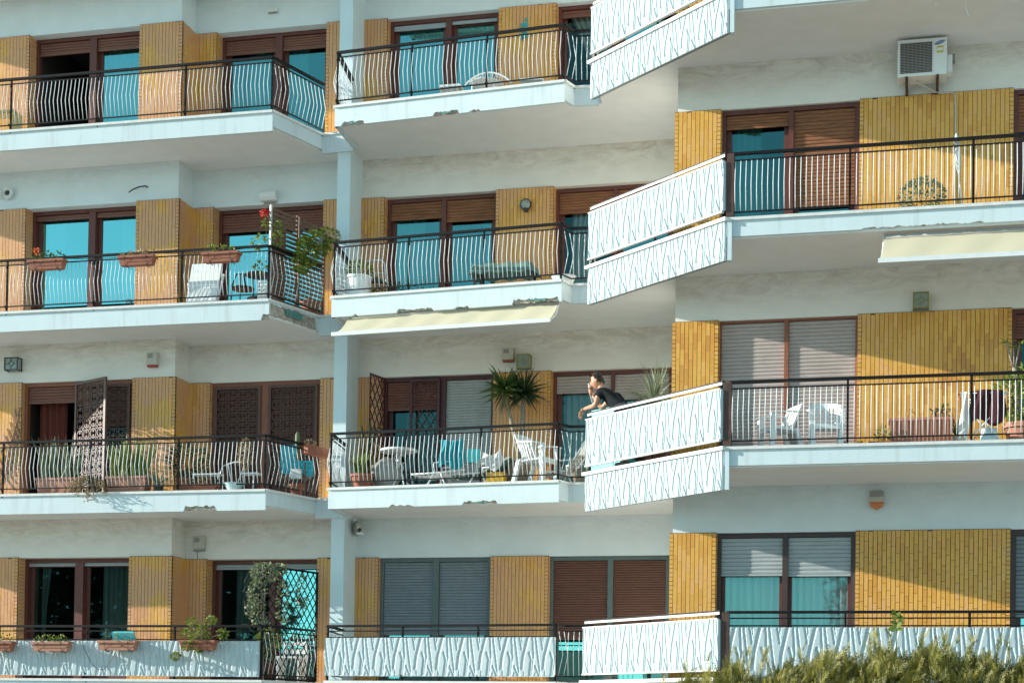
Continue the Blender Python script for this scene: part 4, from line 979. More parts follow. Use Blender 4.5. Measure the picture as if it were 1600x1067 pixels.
for i in range(13):
    x = -9.93+rnd.uniform(-.1, .1); p = Vector((x, 1.22, F[3]+.18)); d = Vector((rnd.uniform(-.8, .8), -.7, rnd.uniform(-.1, .9))); pts = [p.copy()]
    for j in range(7):
        p = p+d.normalized()*.07; d.z -= .33; pts.append(p.copy())
        for _ in range(5): mb.leaf(p+Vector((rnd.uniform(-.03,.03), rnd.uniform(-.03,.03), rnd.uniform(-.03,.03))), (rnd.uniform(-1,1), rnd.uniform(-1,1), rnd.uniform(-1,.6)), .06, .02, rnd.random())
    mb.tube(pts, .004, 4)
mb.build('foliage', 'leaf_dry', t)
t = thing('bushy_plant', 'dark bushy potted plant in the middle of third left balcony', 'potted plant', (-8.45, 1.62, F[3]))
pot(t, (-8.45, 1.62, F[3]+.007), .17, .28, 'terra'); sprigs((-8.42, 1.60, F[3]+.58), (.40, .26, .30), 420, .08, .04, 'leaf_dark', t)
t = thing('lily_plant', 'pale arching strap-leaved plant beside dark bushy pot', 'potted plant', (-8.82, 1.30, F[3]))
pot(t, (-8.82, 1.30, F[3]+.007), .09, .14, 'dark'); mb = MB()
for i in range(9): mb.leaf((-8.82, 1.30, F[3]+.14), (rnd.uniform(-1, 1), rnd.uniform(-.6, .4), rnd.uniform(.6, 1.4)), rnd.uniform(.3, .5), .045, rnd.random(), .9, 6)
mb.build('leaves', 'leaf_grey', t)
t = thing('plant_stand', 'white metal plant stand with small pots on third left balcony', 'plant stand', (-7.98, 1.40, F[3]))
mb = MB(); mb.box(-8.22, -7.74, 1.30, 1.52, F[3]+.30, F[3]+.325)
for x in (-8.20, -7.76):
    for y in (1.31, 1.51): mb.tube([(x, y, F[3]+.007), (x, y, F[3]+.30)], .009, 5)
mb.tube([(-7.76, 1.40, F[3]+.32), (-7.72, 1.40, F[3]+.45), (-7.66, 1.40, F[3]+.47)], .01, 5); mb.build('frame', 'whitemetal', t)
t = thing('ivy_pots', 'row of small leafy terracotta pots under the white plant stand', 'potted plant', (-7.98, 1.3, F[3]))
trough(t, -8.25, -7.72, 1.20, F[3]+.007, .10, .13, 'terra'); sprigs((-7.98, 1.22, F[3]+.17), (.28, .08, .08), 150, .05, .03, 'leaf_dark', t, stems=3)
mb = MB(); mb.lathe((-7.42, 1.18, F[3]+.008), [(.10, 0), (.165, .115), (.18, .12), (.155, .118), (.10, .02), (.001, .02)], 18); tag(mb.build('basin', 'paleblue'), 'pale blue plastic basin at edge of third left balcony', 'basin')
t = thing('folding_chair', 'white folding chair under dried plant on third left balcony', 'chair', (-7.5, 1.55, F[3]))
mb = MB()
mb.tube([(-7.68, 1.5, F[3]+.50), (-7.55, 1.5, F[3]+.53), (-7.42, 1.5, F[3]+.53)], .012, 5); mb.tube([(-7.66, 1.48, F[3]+.50), (-7.55, 1.48, F[3]+.007)], .012, 5); mb.tube([(-7.42, 1.62, F[3]+.50), (-7.62, 1.62, F[3]+.007)], .012, 5); mb.tube([(-7.20, 1.5, F[3]+.30), (-7.22, 1.5, F[3]+.007)], .012, 5); mb.tube([(-7.40, 1.5, F[3]+.32), (-7.36, 1.5, F[3]+.007)], .012, 5); mb.build('frame', 'whitemetal', t)
mb = MB(); mb.box(-7.40, -7.12, 1.45, 1.65, F[3]+.32, F[3]+.345); mb.build('seat', 'whitemetal', t)
mb = MB(); mb.cloud((-7.36, 1.52, F[3]+.66), (.13, .10, .26), 260, .06, .03); mb.tube([(-7.36, 1.55, F[3]+.95), (-7.36, 1.52, F[3]+.4)], .01, 5); tag(mb.build('dried_plant', 'leaf_dry'), 'dried brown hanging plant at corner of third left balcony', 'plant')
t = thing('column_cactus', 'tall pale column cactus rising above third left railing', 'cactus', (-6.78, 1.95, F[3]))
pot(t, (-6.62, 1.95, F[3]+.007), .12, .2, 'terra'); mb = MB(); mb.tube([(-6.62, 1.95, F[3]+.18), (-6.62, 1.95, F[3]+.8), (-6.62, 1.95, F[3]+1.04), (-6.62, 1.95, F[3]+1.09)], [.04, .045, .04, .012], 8); mb.build('stem', 'leaf_grey', t, smooth=True)
t = thing('cushion_chair', 'chair draped with turquoise patterned cloth beside column cactus', 'chair', (-6.7, 1.75, F[3]))
M['pattern'] = plain('turquoise_pattern', (0.06, 0.40, 0.48), 0.9, 0.75, 32)
mb = MB(); mb.obox((-6.72, 1.80, F[3]+.60), (.97, .24, 0), (-.24, .97, .1), (0, -.1, 1), .13, .02, .24); mb.obox((-6.46, 1.84, F[3]+.45), (.97, .24, 0), (-.24, .97, .1), (0, -.1, 1), .16, .02, .13); mb.build('draped_cloth', M['pattern'], t)
mb = MB()
for x, y in ((-6.85, 1.75), (-6.42, 1.80), (-6.85, 2.05), (-6.45, 2.1)): mb.tube([(x, y, F[3]+.007), (x, y, F[3]+.55)], .012, 5)
mb.box(-6.86, -6.41, 1.76, 2.1, F[3]+.30, F[3]+.33); mb.build('frame', 'woodslat', t)
vbox('side_bag', 'whitecloth', t, -6.62, -6.44, 1.66, 1.72, F[3]+.26, F[3]+.42)
t = thing('rail_trough', 'terracotta trough resting on the third left side railing', 'flower box', (-6.43, 2.20, F[3]+.75))
mb = MB(); d = Vector((.322, .947, 0)); mb.obox((-6.40, 2.22, F[3]+.80), d, (d.y, -d.x, 0), (0,0,1), .30, .085, .075); mb.build('trough', 'terra', t)
sprigs((-6.46, 2.10, F[3]+.92), (.10, .14, .05), 60, .05, .03, 'leaf_dry', t, stems=2)
mb = MB()
for s_ in range(9):
    mb.bar((-12.45+s_*.05, YA-.06, F[3]+.25+s_*.12), (-12.02+s_*.01, YA-.06, F[3]+.75+s_*.12), .01, .01); mb.bar((-12.45+s_*.05, YA-.05, F[3]+.75+s_*.12), (-12.02+s_*.01, YA-.05, F[3]+.25+s_*.12), .01, .01)
tag(mb.build('wall_lattice', 'woodslat'), 'thin wooden lattice on the left edge tile panel', 'lattice')

# second left balcony
t = thing('slat_screen', 'tall brown horizontal-slat privacy screen on left side railing', 'screen', (-6.6, 1.7, F[2]))
A_ = Vector((-6.79, 1.12, 0)); B_ = Vector((-6.345, 2.42, 0)); dd = (B_-A_).normalized(); nn = Vector((dd.y, -dd.x, 0))
for tt in (0.0, .48, .52, 1.0):
    mb = MB(); c = A_.lerp(B_, tt)-nn*.05; mb.obox((c.x, c.y, F[2]+.79), dd, nn, (0,0,1), .016, .016, .78); mb.build('upright', 'metal' if tt in (0.0,) else 'woodslat', t)
for sgm in ((.01, .475), (.525, .99)):
    p = A_.lerp(B_, sgm[0])-nn*.05; q = A_.lerp(B_, sgm[1])-nn*.05; z = .05
    while z < 1.55:
        mb = MB(); mb.bar(p+Vector((0,0,F[2]+z)), q+Vector((0,0,F[2]+z)), .014, .044); mb.build('slat', 'woodslat', t); z += .0735
t = thing('climbing_shrub', 'leafy climbing shrub spilling over slat screen beside column', 'plant', (-6.35, 1.9, F[2]))
pot(t, (-6.62, 2.45, F[2]+.007), .17, .3, 'terra')
mb = MB(); st = MB(); st.tube([(-6.62, 2.45, F[2]+.25), (-6.5, 2.1, F[2]+.7), (-6.3, 1.75, F[2]+1.0), (-6.1, 1.7, F[2]+1.15)], [.014, .012, .009, .005], 5)
for c, r_, n in (((-6.42, 1.75, F[2]+.95), (.14, .35, .22), 420), ((-6.28, 1.9, F[2]+1.15), (.18, .3, .18), 300), ((-6.48, 1.6, F[2]+.72), (.10, .3, .14), 160), ((-6.05, 1.8, F[2]+1.22), (.16, .2, .10), 120)):
    mb.cloud(c, r_, n, .075, .045)
mb.build('foliage', 'leaf_yel', t)
for i in range(7):
    a = rnd.uniform(-.6, .9); st.tube([(-6.3, 1.75, F[2]+1.0), (-6.1, 1.7, F[2]+1.2+a*.1), (-5.9, 1.65, F[2]+1.18+a*.12), (-5.78, 1.6, F[2]+1.05+a*.1)], .004, 4)
st.build('stem', 'bark', t)
t = thing('red_geranium', 'red flower on leafy stem climbing front of slat screen', 'plant', (-6.9, 1.12, F[2]))
mb = MB(); mb.cloud((-6.93, 1.08, F[2]+1.42), (.06, .05, .05), 80, .04, .035); mb.build('flower', 'petal_red', t)
mb = MB(); mb.tube([(-6.86, 1.15, F[2]+.1), (-6.85, 1.10, F[2]+.8), (-6.93, 1.08, F[2]+1.40)], .006, 4); mb.cloud((-6.90, 1.10, F[2]+1.28), (.06, .05, .08), 30, .07, .045)
mb.cloud((-7.05, 1.14, F[2]+.98), (.12, .08, .10), 45, .07, .045); mb.cloud((-6.74, 1.22, F[2]+1.1), (.06, .1, .25), 70, .07, .045); mb.cloud((-6.98, 1.12, F[2]+.55), (.10, .08, .10), 40, .07, .04); mb.build('foliage', 'leaf_yel', t)
t = thing('folded_table', 'white folded table leaning on second left balcony', 'table', (-8.15, 1.45, F[2]))
mb = MB(); mb.obox((-8.13, 1.45, F[2]+.44), (1,0,0), (0,.95,-.3), (0,.3,.95), .27, .02, .36); mb.build('top', 'white', t)
for pq in (((-8.36, 1.42, F[2]+.007), (-8.38, 1.36, F[2]+.42)), ((-7.90, 1.42, F[2]+.007), (-7.76, 1.40, F[2]+.55))):
    mb = MB(); mb.bar(*pq, .025, .03); mb.build('leg', 'whitemetal', t)
t = thing('bistro_set', 'dark round bistro table behind white crate on left balcony', 'table', (-7.3, 1.62, F[2]))
mb = MB(); mb.lathe((-7.22, 1.62, F[2]+.55), [(.24, 0), (.25, .012), (.24, .025)], 22); mb.build('top', 'dark', t)
mb = MB(); mb.tube([(-7.22, 1.62, F[2]+.2), (-7.22, 1.62, F[2]+.55)], .018, 6)
for a in range(3): mb.tube([(-7.22, 1.62, F[2]+.22), (-7.22+.18*math.cos(a*2.1), 1.62+.18*math.sin(a*2.1), F[2]+.007)], .012, 5)
mb.lathe((-7.22, 1.62, F[2]+.16), [(.20, 0), (.20, .012), (.001, .012)], 18); mb.build('base', 'dark', t)
t = thing('garden_chair', 'dark curved garden chair beside the white folded table', 'chair', (-7.62, 1.7, F[2]))
mb = MB(); mb.tube([(-7.72, 1.6, F[2]+.007), (-7.70, 1.6, F[2]+.40), (-7.62, 1.6, F[2]+.60), (-7.50, 1.62, F[2]+.60), (-7.46, 1.66, F[2]+.30)], .014, 6); mb.tube([(-7.70, 1.95, F[2]+.007), (-7.70, 1.95, F[2]+.70), (-7.50, 1.98, F[2]+.72), (-7.45, 1.98, F[2]+.007)], .014, 6); mb.build('frame', 'dark', t, smooth=True)
mb = MB(); mb.lathe((-7.58, 1.78, F[2]+.38), [(.19, 0), (.2, .015), (.19, .03)], 18); mb.build('seat', 'rust', t)
t = thing('wire_crate', 'white lattice crate by the corner of second left railing', 'crate', (-6.96, 1.2, F[2]))
mb = MB()
for i in range(6):
    z = F[2]+.02+i*.058; mb.box(-7.05, -6.88, 1.14, 1.152, z, z+.03); mb.box(-7.05, -7.04, 1.153, 1.36, z, z+.03); mb.box(-6.89, -6.88, 1.153, 1.36, z, z+.03)
for i in range(5):
    x = -7.05+i*.04; mb.box(x, x+.012, 1.153, 1.158, F[2]+.008, F[2]+.34)
mb.box(-7.05, -6.88, 1.34, 1.36, F[2]+.008, F[2]+.34); mb.box(-7.04, -6.89, 1.16, 1.34, F[2]+.008, F[2]+.02); mb.build('sides', 'white', t)
t = thing('yellow_bench', 'pale yellow slatted bench at left edge of top balcony', 'bench', (-11.9, 1.5, F[1]))
M['paleyellow'] = plain('pale_yellow_wood', (0.66, 0.52, 0.24), 0.6, .1, 8)
mb = MB()
for i in range(4): mb.box(-12.6, -11.68, 1.32+i*.09, 1.32+i*.09+.07, F[1]+.46, F[1]+.485)
mb.build('seat', M['paleyellow'], t); pass
for x in (-12.5, -11.74):
    mb = MB(); mb.box(x, x+.04, 1.34, 1.66, F[1]+.007, F[1]+.46); mb.build('leg', M['paleyellow'], t)
# lowest left balcony: vine on a diamond trellis
t = thing('garden_trellis', 'black diamond trellis on the lowest left side railing', 'trellis', (-6.6, 1.7, F[4]))
A_ = Vector((-6.82, 1.10, 0)); B_ = Vector((-6.36, 2.42, 0)); dd = (B_-A_).normalized(); nn = Vector((dd.y, -dd.x, 0)); LT = (B_-A_).length
diamond(lambda u, ww, z: tuple(Vector((A_.x, A_.y, z))+dd*u-nn*(.06-ww)), LT, F[4]+.02, F[4]+1.88, 'black', t, 'frame', pu=.145, pz=.19, r=.0065, frame=.03)
t = thing('climbing_vine', 'pale flowering vine over the diamond trellis post', 'plant', (-6.8, 1.2, F[4]))
mb = MB(); st = MB()
st.tube([(-6.84, 1.15, F[4]+.007), (-6.85, 1.12, F[4]+.8), (-6.83, 1.14, F[4]+1.5), (-6.78, 1.3, F[4]+1.85)], [.02, .016, .012, .006], 6)
for c, r_, n in (((-6.85, 1.16, F[4]+1.75), (.22, .25, .17), 420), ((-6.95, 1.12, F[4]+1.40), (.16, .14, .26), 330), ((-6.92, 1.12, F[4]+1.05), (.13, .13, .20), 210), ((-6.70, 1.45, F[4]+1.85), (.10, .25, .09), 150), ((-6.66, 1.5, F[4]+1.3), (.06, .25, .4), 170), ((-6.5, 2.0, F[4]+1.5), (.05, .3, .35), 130), ((-6.78, 1.25, F[4]+.6), (.08, .12, .4), 150), ((-7.05, 1.1, F[4]+1.15), (.08, .1, .1), 60)):
    mb.cloud(c, r_, n, .055, .035)
for _ in range(14):
    x = rnd.uniform(-7.0, -6.8); z = F[4]+rnd.uniform(.8, 1.8); st.tube([(x, 1.14, z), (x-rnd.uniform(.05, .2), 1.1, z+rnd.uniform(-.1, .25)), (x-rnd.uniform(.1, .28), 1.08, z+rnd.uniform(-.2, .2))], .004, 4)
mb.build('foliage', 'leaf_grey', t); st.build('stem', 'bark', t)
t = thing('yellow_leaf_plant', 'yellow-green potted plant behind the trellis bars', 'potted plant', (-6.75, 1.5, F[4]))
pot(t, (-6.95, 1.5, F[4]+.007), .16, .3, 'terra'); sprigs((-6.88, 1.45, F[4]+.62), (.18, .22, .24), 230, .09, .055, 'leaf_yel', t)
t = thing('shelf_bench', 'white slatted bench behind trellis on lowest left balcony', 'bench', (-6.9, 2.3, F[4]))
mb = MB()
for i in range(3): mb.box(-7.05, -6.60, 2.2+i*.12, 2.29+i*.12, F[4]+.42, F[4]+.445)
mb.box(-7.05, -6.60, 2.58, 2.60, F[4]+.50, F[4]+.58); mb.box(-7.05, -6.60, 2.58, 2.60, F[4]+.64, F[4]+.70); mb.build('slats', 'white', t)
for x in (-7.03, -6.65):
    mb = MB(); mb.box(x, x+.03, 2.2, 2.55, F[4]+.007, F[4]+.42); mb.build('leg', 'whitemetal', t)
    mb = MB(); mb.box(x, x+.03, 2.551, 2.58, F[4]+.30, F[4]+.72); mb.build('back_post', 'whitemetal', t)

# ---- middle balconies
t = thing('wire_chair', 'white wire-back garden chair on the top middle balcony', 'chair', (-3.4, 1.6, F[1]))
mb = MB(); n = 18; arc = [(-3.72+.78*i/n, 1.62, F[1]+.36+.20*math.sin(math.pi*i/n)**.7) for i in range(n+1)]; mb.tube(arc, .016, 6)
for i in range(2, n-1, 1): mb.tube([arc[i], (arc[i][0]*.7-3.33*.3, 1.60, F[1]+.33)], .004, 4)
mb.tube([(-3.6, 1.6, F[1]+.34), (-3.33, 1.58, F[1]+.42), (-3.06, 1.6, F[1]+.34)], .010, 5); mb.build('backrest', 'whitemetal', t, smooth=True)
mb = MB(); mb.lathe((-3.33, 1.45, F[1]+.31), [(.24, 0), (.25, .012), (.24, .025)], 20); mb.build('seat', 'whitemetal', t)
for a, b in ((-3.5, 1.32), (-3.16, 1.32), (-3.5, 1.6), (-3.16, 1.6)):
    mb = MB(); mb.tube([(a, b, F[1]+.31), (a+(a+3.33)*.2, b, F[1]+.007)], .011, 5); mb.build('leg', 'whitemetal', t)
for (a, b, l) in ((-4.08, -3.74, 'pale grey crate left of wire-back chair on top balcony'), (-2.75, -2.38, 'flat pale crate right of wire-back chair on top balcony')):
    t = thing('storage_crate', l, 'crate', ((a+b)/2, 1.55, F[1]))
    mb = MB(); mb.box(a+.01, b-.01, 1.41, 1.69, F[1]+.007, F[1]+.30); mb.build('body', 'grey', t); vbox('lid', 'white', t, a, b, 1.40, 1.70, F[1]+.3005, F[1]+.335)
t = thing('white_planter', 'white tub with yellow-green plant at left of second middle balcony', 'potted plant', (-5.45, 1.55, F[2]))
mb = MB(); mb.lathe((-5.45, 1.55, F[2]+.007), [(.17, 0), (.21, .38), (.225, .38), (.225, .42), (.2, .42), (.19, .36), (.001, .36)], 18); mb.build('tub', 'white', t)
sprigs((-5.42, 1.5, F[2]+.52), (.22, .16, .14), 170, .08, .035, 'leaf_yel', t)
t = thing('metal_chair', 'white tubular metal chair beside the white planter tub', 'chair', (-5.3, 2.0, F[2]))
mb = MB(); mb.tube([(-5.48, 2.0, F[2]+.82), (-5.22, 2.0, F[2]+.82), (-5.16, 2.0, F[2]+.76), (-5.12, 2.0, F[2]+.40), (-5.08, 1.95, F[2]+.007)], .013, 6); mb.tube([(-5.50, 2.0, F[2]+.60), (-5.15, 2.0, F[2]+.60)], .010, 5); mb.tube([(-5.5, 2.0, F[2]+.82), (-5.5, 2.0, F[2]+.007)], .013, 6); mb.tube([(-5.5, 1.6, F[2]+.007), (-5.5, 1.62, F[2]+.42), (-5.5, 2.0, F[2]+.42)], .013, 6); mb.tube([(-5.12, 1.6, F[2]+.007), (-5.12, 1.62, F[2]+.42), (-5.12, 2.0, F[2]+.42)], .013, 6); mb.build('frame', 'whitemetal', t, smooth=True)
vbox('seat', 'wicker', t, -5.49, -5.13, 1.62, 1.98, F[2]+.425, F[2]+.45)
t = thing('potted_herbs', 'dark leafy pots between metal chair and glass door', 'potted plant', (-5.0, 1.75, F[2]))
trough(t, -5.25, -4.7, 1.75, F[2]+.007, .14, .18, 'terra'); sprigs((-4.98, 1.72, F[2]+.25), (.30, .10, .13), 170, .06, .03, 'leaf_dark', t); sprigs((-4.45, 1.7, F[2]+.25), (.25, .12, .15), 60, .05, .02, 'leaf_dark', t, name='twigs')
t = thing('covered_table', 'low table under grey-green cloth on second middle balcony', 'table', (-2.98, 1.65, F[2]))
mb = MB(); nx_, ny_ = 30, 8; vs = []
for j in range(ny_+1):
    for i in range(nx_+1):
        u, v_ = i/nx_, j/ny_; e = min(u, 1-u, v_*.5, (1-v_)*.5); drop = .16*max(0, 1-e/.05)
        vs.append((-3.55+1.10*u, 1.38+.50*v_, F[2]+.50-drop+.015*math.sin(u*23+v_*5)))
mb.add(vs, [(j*(nx_+1)+i, j*(nx_+1)+i+1, (j+1)*(nx_+1)+i+1, (j+1)*(nx_+1)+i) for j in range(ny_) for i in range(nx_)]); mb.build('cloth', 'greencloth', t, smooth=True)
for x in (-3.45, -2.55):
    for y in (1.44, 1.82):
        mb = MB(); mb.box(x-.02, x+.02, y-.02, y+.02, F[2]+.007, F[2]+.47); mb.build('leg', 'dark', t)
mb = MB(); mb.lathe((-1.98, 1.38, F[2]+.007), [(.11, 0), (.19, .20), (.205, .21), (.18, .205), (.11, .02), (.001, .02)], 18, 1, .8); tag(mb.build('basin', 'white'), 'white plastic basin at right end of second middle balcony', 'basin')
# third middle balcony
t = thing('corner_plant', 'spiky plant in terracotta pot at third middle balcony corner', 'potted plant', (-5.32, 1.5, F[3]))
pot(t, (-5.32, 1.5, F[3]+.03), .19, .24, 'terra'); mb = MB(); mb.lathe((-5.36, 1.5, F[3]+.007), [(.25, 0), (.27, .022), (.001, .022)], 18); mb.build('saucer', 'terra', t)
mb = MB()
for i in range(36): mb.leaf((-5.36+rnd.uniform(-.08, .08), 1.5+rnd.uniform(-.08, .08), F[3]+.26), (rnd.gauss(0, .3), rnd.gauss(0, .25), 1), rnd.uniform(.25, .5), .04, rnd.random(), .3, 4)
mb.build('leaves', 'leaf_yel', t)
t = thing('tall_cactus', 'tall branching cactus behind spiky plant by the column', 'cactus', (-5.52, 2.25, F[3]))
pot(t, (-5.52, 2.25, F[3]+.007), .15, .25, 'terra'); mb = MB()
mb.tube([(-5.56, 2.25, F[3]+.2), (-5.57, 2.25, F[3]+1.0), (-5.60, 2.25, F[3]+1.22)], [.035, .03, .012], 6); mb.tube([(-5.50, 2.25, F[3]+.2), (-5.46, 2.2, F[3]+.9), (-5.42, 2.2, F[3]+1.26)], [.03, .03, .012], 6); mb.tube([(-5.46, 2.2, F[3]+.85), (-5.36, 2.2, F[3]+1.0), (-5.35, 2.2, F[3]+1.2)], [.025, .025, .01], 6); mb.build('stem', 'leaf_dark', t, smooth=True)
mb = MB(); mb.sphere((-4.98, 1.75, F[3]+.30), .28, 14, 9, (.95, .7, 1)); mb.v = [(x+.03*math.sin(z*25+y*9), y, max(F[3]+.008, z+.02*math.sin(x*31))) for x, y, z in mb.v]
tag(mb.build('covered_sack', 'grey', smooth=True), 'grey covered sack behind the spiky plant on third balcony', 'sack')
t = thing('round_table', 'round white garden table with ornate cast legs', 'table', (-4.77, 1.72, F[3]))
mb = MB(); mb.lathe((-4.77, 1.72, F[3]+.66), [(.29, 0), (.31, .01), (.31, .035), (.29, .045), (.001, .045)], 28); mb.build('top', 'whitemetal', t)
mb = MB(); mb.tube([(-4.77, 1.72, F[3]+.25), (-4.77, 1.72, F[3]+.66)], .022, 8)
for a in range(3):
    c_, s_ = math.cos(a*2.094+.5), math.sin(a*2.094+.5)
    mb.tube([(-4.77+r_*c_, 1.72+r_*s_, F[3]+z) for r_, z in ((.02, .5), (.08, .42), (.05, .30), (.10, .20), (.22, .10), (.25, .007))], .014, 6)
    mb.tube([(-4.77+r_*c_, 1.72+r_*s_, F[3]+z) for r_, z in ((.02, .62), (.10, .60), (.12, .52), (.06, .47))], .010, 5)
mb.build('base', 'whitemetal', t, smooth=True)
def lounger(label, x0, x1, y, k, back, mat, flip=1):
    t = thing('sun_lounger', label, 'sun lounger', ((x0+x1)/2, y, F[k])); z = F[k]
    mb = MB(); xh = x0+(x1-x0)*.45
    for yy in (y-.26, y+.26):
        mb.tube([(x1, yy, z+.24), (xh, yy, z+.26), (x0, yy, z+back)], .016, 6); mb.tube([(x1-.1, yy, z+.007), (x1-.15, yy, z+.25)], .014, 6); mb.tube([(xh+.1, yy, z+.007), (xh, yy, z+.25)], .014, 6); mb.tube([(xh-.25, yy, z+.007), (xh-.1, yy, z+.27), (xh-.12, yy, z+.42), (xh+.2, yy, z+.44), (xh+.22, yy, z+.26)], .014, 6)
    mb.build('frame', 'whitemetal', t, smooth=True)
    mb = MB(); nn_ = 12
    pts = [(x1, .24), (xh, .26), (x0, back)]; vs = []
    for (a, b), (c, d_) in zip(pts, pts[1:]):
        for i in range(nn_): vs.append((a+(c-a)*i/nn_, b+(d_-b)*i/nn_-.03*math.sin(math.pi*i/nn_)))
    vs.append(pts[-1]); q = [(x, yy, z+zz) for x, zz in vs for yy in (y-.25, y+.25)]
    mb.add(q, [(2*i, 2*i+1, 2*i+3, 2*i+2) for i in range(len(vs)-1)]); mb.build('sling', mat, t, smooth=True); return t
lounger('white reclined sun lounger with teal towel near the railing post', -3.55, -4.45, 1.65, 3, .30, 'whitecloth')
lounger('grey and white sun lounger behind hanging white cloth', -2.85, -3.85, 1.75, 3, .50, 'greencloth')
def drape(name, label, cat, x0, x1, y, z0, z1, mat, amp=.03, waves=3, sag=0.0, org=None):
    mb = MB(); n, nz = 24, 10; vs = []
    for j in range(nz+1):
        v_ = j/nz
        for i in range(n+1):
            u = i/n; zt = z1-sag*math.sin(math.pi*u); zb_ = z0+.05*math.sin(u*7)+sag*.4*abs(u-.5)
            vs.append((x0+(x1-x0)*u+.02*math.sin(v_*6+u*4), y+amp*math.sin(u*waves*6.28+v_*2)-.03*v_*(1-v_), zb_+(zt-zb_)*(1-v_)))
    mb.add(vs, [(j*(n+1)+i, (j+1)*(n+1)+i, (j+1)*(n+1)+i+1, j*(n+1)+i+1) for j in range(nz) for i in range(n)])
    return tag(mb.build(name, mat, smooth=True), label, cat)
drape('beach_towel', 'bright teal towel draped over the sun lounger back', 'towel', -3.98, -3.56, 1.36, F[3]+.33, F[3]+.79, 'tealcloth', .035, 3, .03)
drape('white_cloth', 'thin white cloth hung to dry beside the railing post', 'cloth', -3.32, -2.95, 1.40, F[3]+.30, F[3]+.62, 'whitecloth', .02, 2, .10)
vbox_ = MB(); vbox_.box(-3.58, -3.36, 1.60, 1.85, F[3]+.45, F[3]+.66); tag(vbox_.build('cooler_box', 'teal'), 'teal cooler box behind the draped towel', 'cooler')
mb = MB(); mb.lathe((-2.82, 1.95, F[3]+.007), [(.17, 0), (.21, .20), (.20, .40), (.19, .46), (.17, .46), (.16, .40), (.001, .38)], 18); tag(mb.build('wicker_basket', 'wicker', smooth=True), 'round wicker basket behind white plastic chair', 'basket')
mb = MB(); mb.box(-3.22, -2.93, 1.45, 1.68, F[3]+.007, F[3]+.24); mb.box(-3.23, -2.92, 1.44, 1.69, F[3]+.2405, F[3]+.255); tag(mb.build('toy_crate', 'yellow'), 'yellow crate on floor below the white hanging cloth', 'crate')
def plastic_chair(label, x, y, k, rot, group='white plastic armchairs', arms=True, sc=1.0):
    t = thing('plastic_chair', label, 'chair', (x, y, F[k]), group)
    Rm = Matrix.Rotation(rot, 3, 'Z')
    def Wp(p): q = Rm @ (Vector(p)*sc); return (q.x+x, q.y+y, q.z+F[k]+.007)
    def obx(mb, a, b):
        (x0, y0, z0), (x1, y1, z1) = a, b
        vs = [Wp(p) for p in ((x0,y0,z0),(x1,y0,z0),(x1,y1,z0),(x0,y1,z0),(x0,y0,z1),(x1,y0,z1),(x1,y1,z1),(x0,y1,z1))]
        mb.add(vs, [(0,3,2,1),(4,5,6,7),(0,1,5,4),(1,2,6,5),(2,3,7,6),(3,0,4,7)])
    mb = MB()
    for i in range(5): obx(mb, (-.23, -.24+i*.092, .40-i*.006), (.23, -.24+i*.092+.084, .425-i*.006))
    obx(mb, (-.23, -.262, .345), (.23, -.242, .424)); mb.build('seat', 'white', t)
    for sx in (-1, 1):
        mb = MB(); mb.add([Wp(p) for p in ((sx*.20-.035, -.25, 0), (sx*.20+.035, -.25, 0), (sx*.20+.035, -.18, 0), (sx*.20-.035, -.18, 0), (sx*.245-.03, -.25, .62), (sx*.245+.03, -.25, .62), (sx*.245+.03, -.17, .62), (sx*.245-.03, -.17, .62))], [(0,3,2,1),(4,5,6,7),(0,1,5,4),(1,2,6,5),(2,3,7,6),(3,0,4,7)]); mb.build('leg', 'white', t)
        mb = MB(); mb.add([Wp(p) for p in ((sx*.22-.03, .30, 0), (sx*.22+.03, .30, 0), (sx*.22+.03, .36, 0), (sx*.22-.03, .36, 0), (sx*.22-.03, .18, .42), (sx*.22+.03, .18, .42), (sx*.22+.03, .25, .42), (sx*.22-.03, .25, .42))], [(0,3,2,1),(4,5,6,7),(0,1,5,4),(1,2,6,5),(2,3,7,6),(3,0,4,7)]); mb.build('leg', 'white', t)
        mb = MB(); n = 8; vs = []
        for i in range(n+1):
            u = i/n; yy = -.26+.50*u; zz = .62+.05*math.sin(u*math.pi*.6)
            for dx_, dz in ((-.032, 0), (.032, 0), (.032, .022), (-.032, .022)): vs.append(Wp((sx*(.25+.02*math.sin(u*3.14))+dx_, yy, zz+dz)))
        mb.add(vs, [(4*i+j, 4*i+(j+1)%4, 4*i+4+(j+1)%4, 4*i+4+j) for i in range(n) for j in range(4)]+[(0,1,2,3), tuple(4*n+j for j in (3,2,1,0))]); mb.build('armrest', 'white', t)
    mb = MB()
    def bp(u, v_): # back surface
        return (u*.235*(1+.10*v_), .22+.16*v_-.10*u*u*(1), .42+.44*v_-.05*abs(u)**3*v_)
    def bq(u0, u1, v0, v1, n=4):
        for a in range(n):
            ua, ub = u0+(u1-u0)*a/n, u0+(u1-u0)*(a+1)/n
            f_ = [bp(ua, v0), bp(ub, v0), bp(ub, v1), bp(ua, v1)]; bk = [(p[0], p[1]+.018, p[2]) for p in f_]
            mb.add([Wp(p) for p in f_+bk], [(0,1,2,3),(7,6,5,4),(0,4,5,1),(1,5,6,2),(2,6,7,3),(3,7,4,0)])
    bq(-1, 1, .80, 1.0, 10); bq(-1, 1, 0, .12, 10); bq(-1, -.82, .12, .80, 1); bq(.82, 1, .12, .80, 1)
    for i in range(7): c = -.66+i*.22; bq(c-.065, c+.065, .12, .80, 1)
    mb.build('backrest', 'white', t); return t
plastic_chair('white plastic chair with slatted back beside the wicker basket', -2.36, 1.42, 3, R(70))
plastic_chair('white plastic armchair facing left on sunny right balcony', 1.60, -1.0, 3, R(-60), sc=.85)
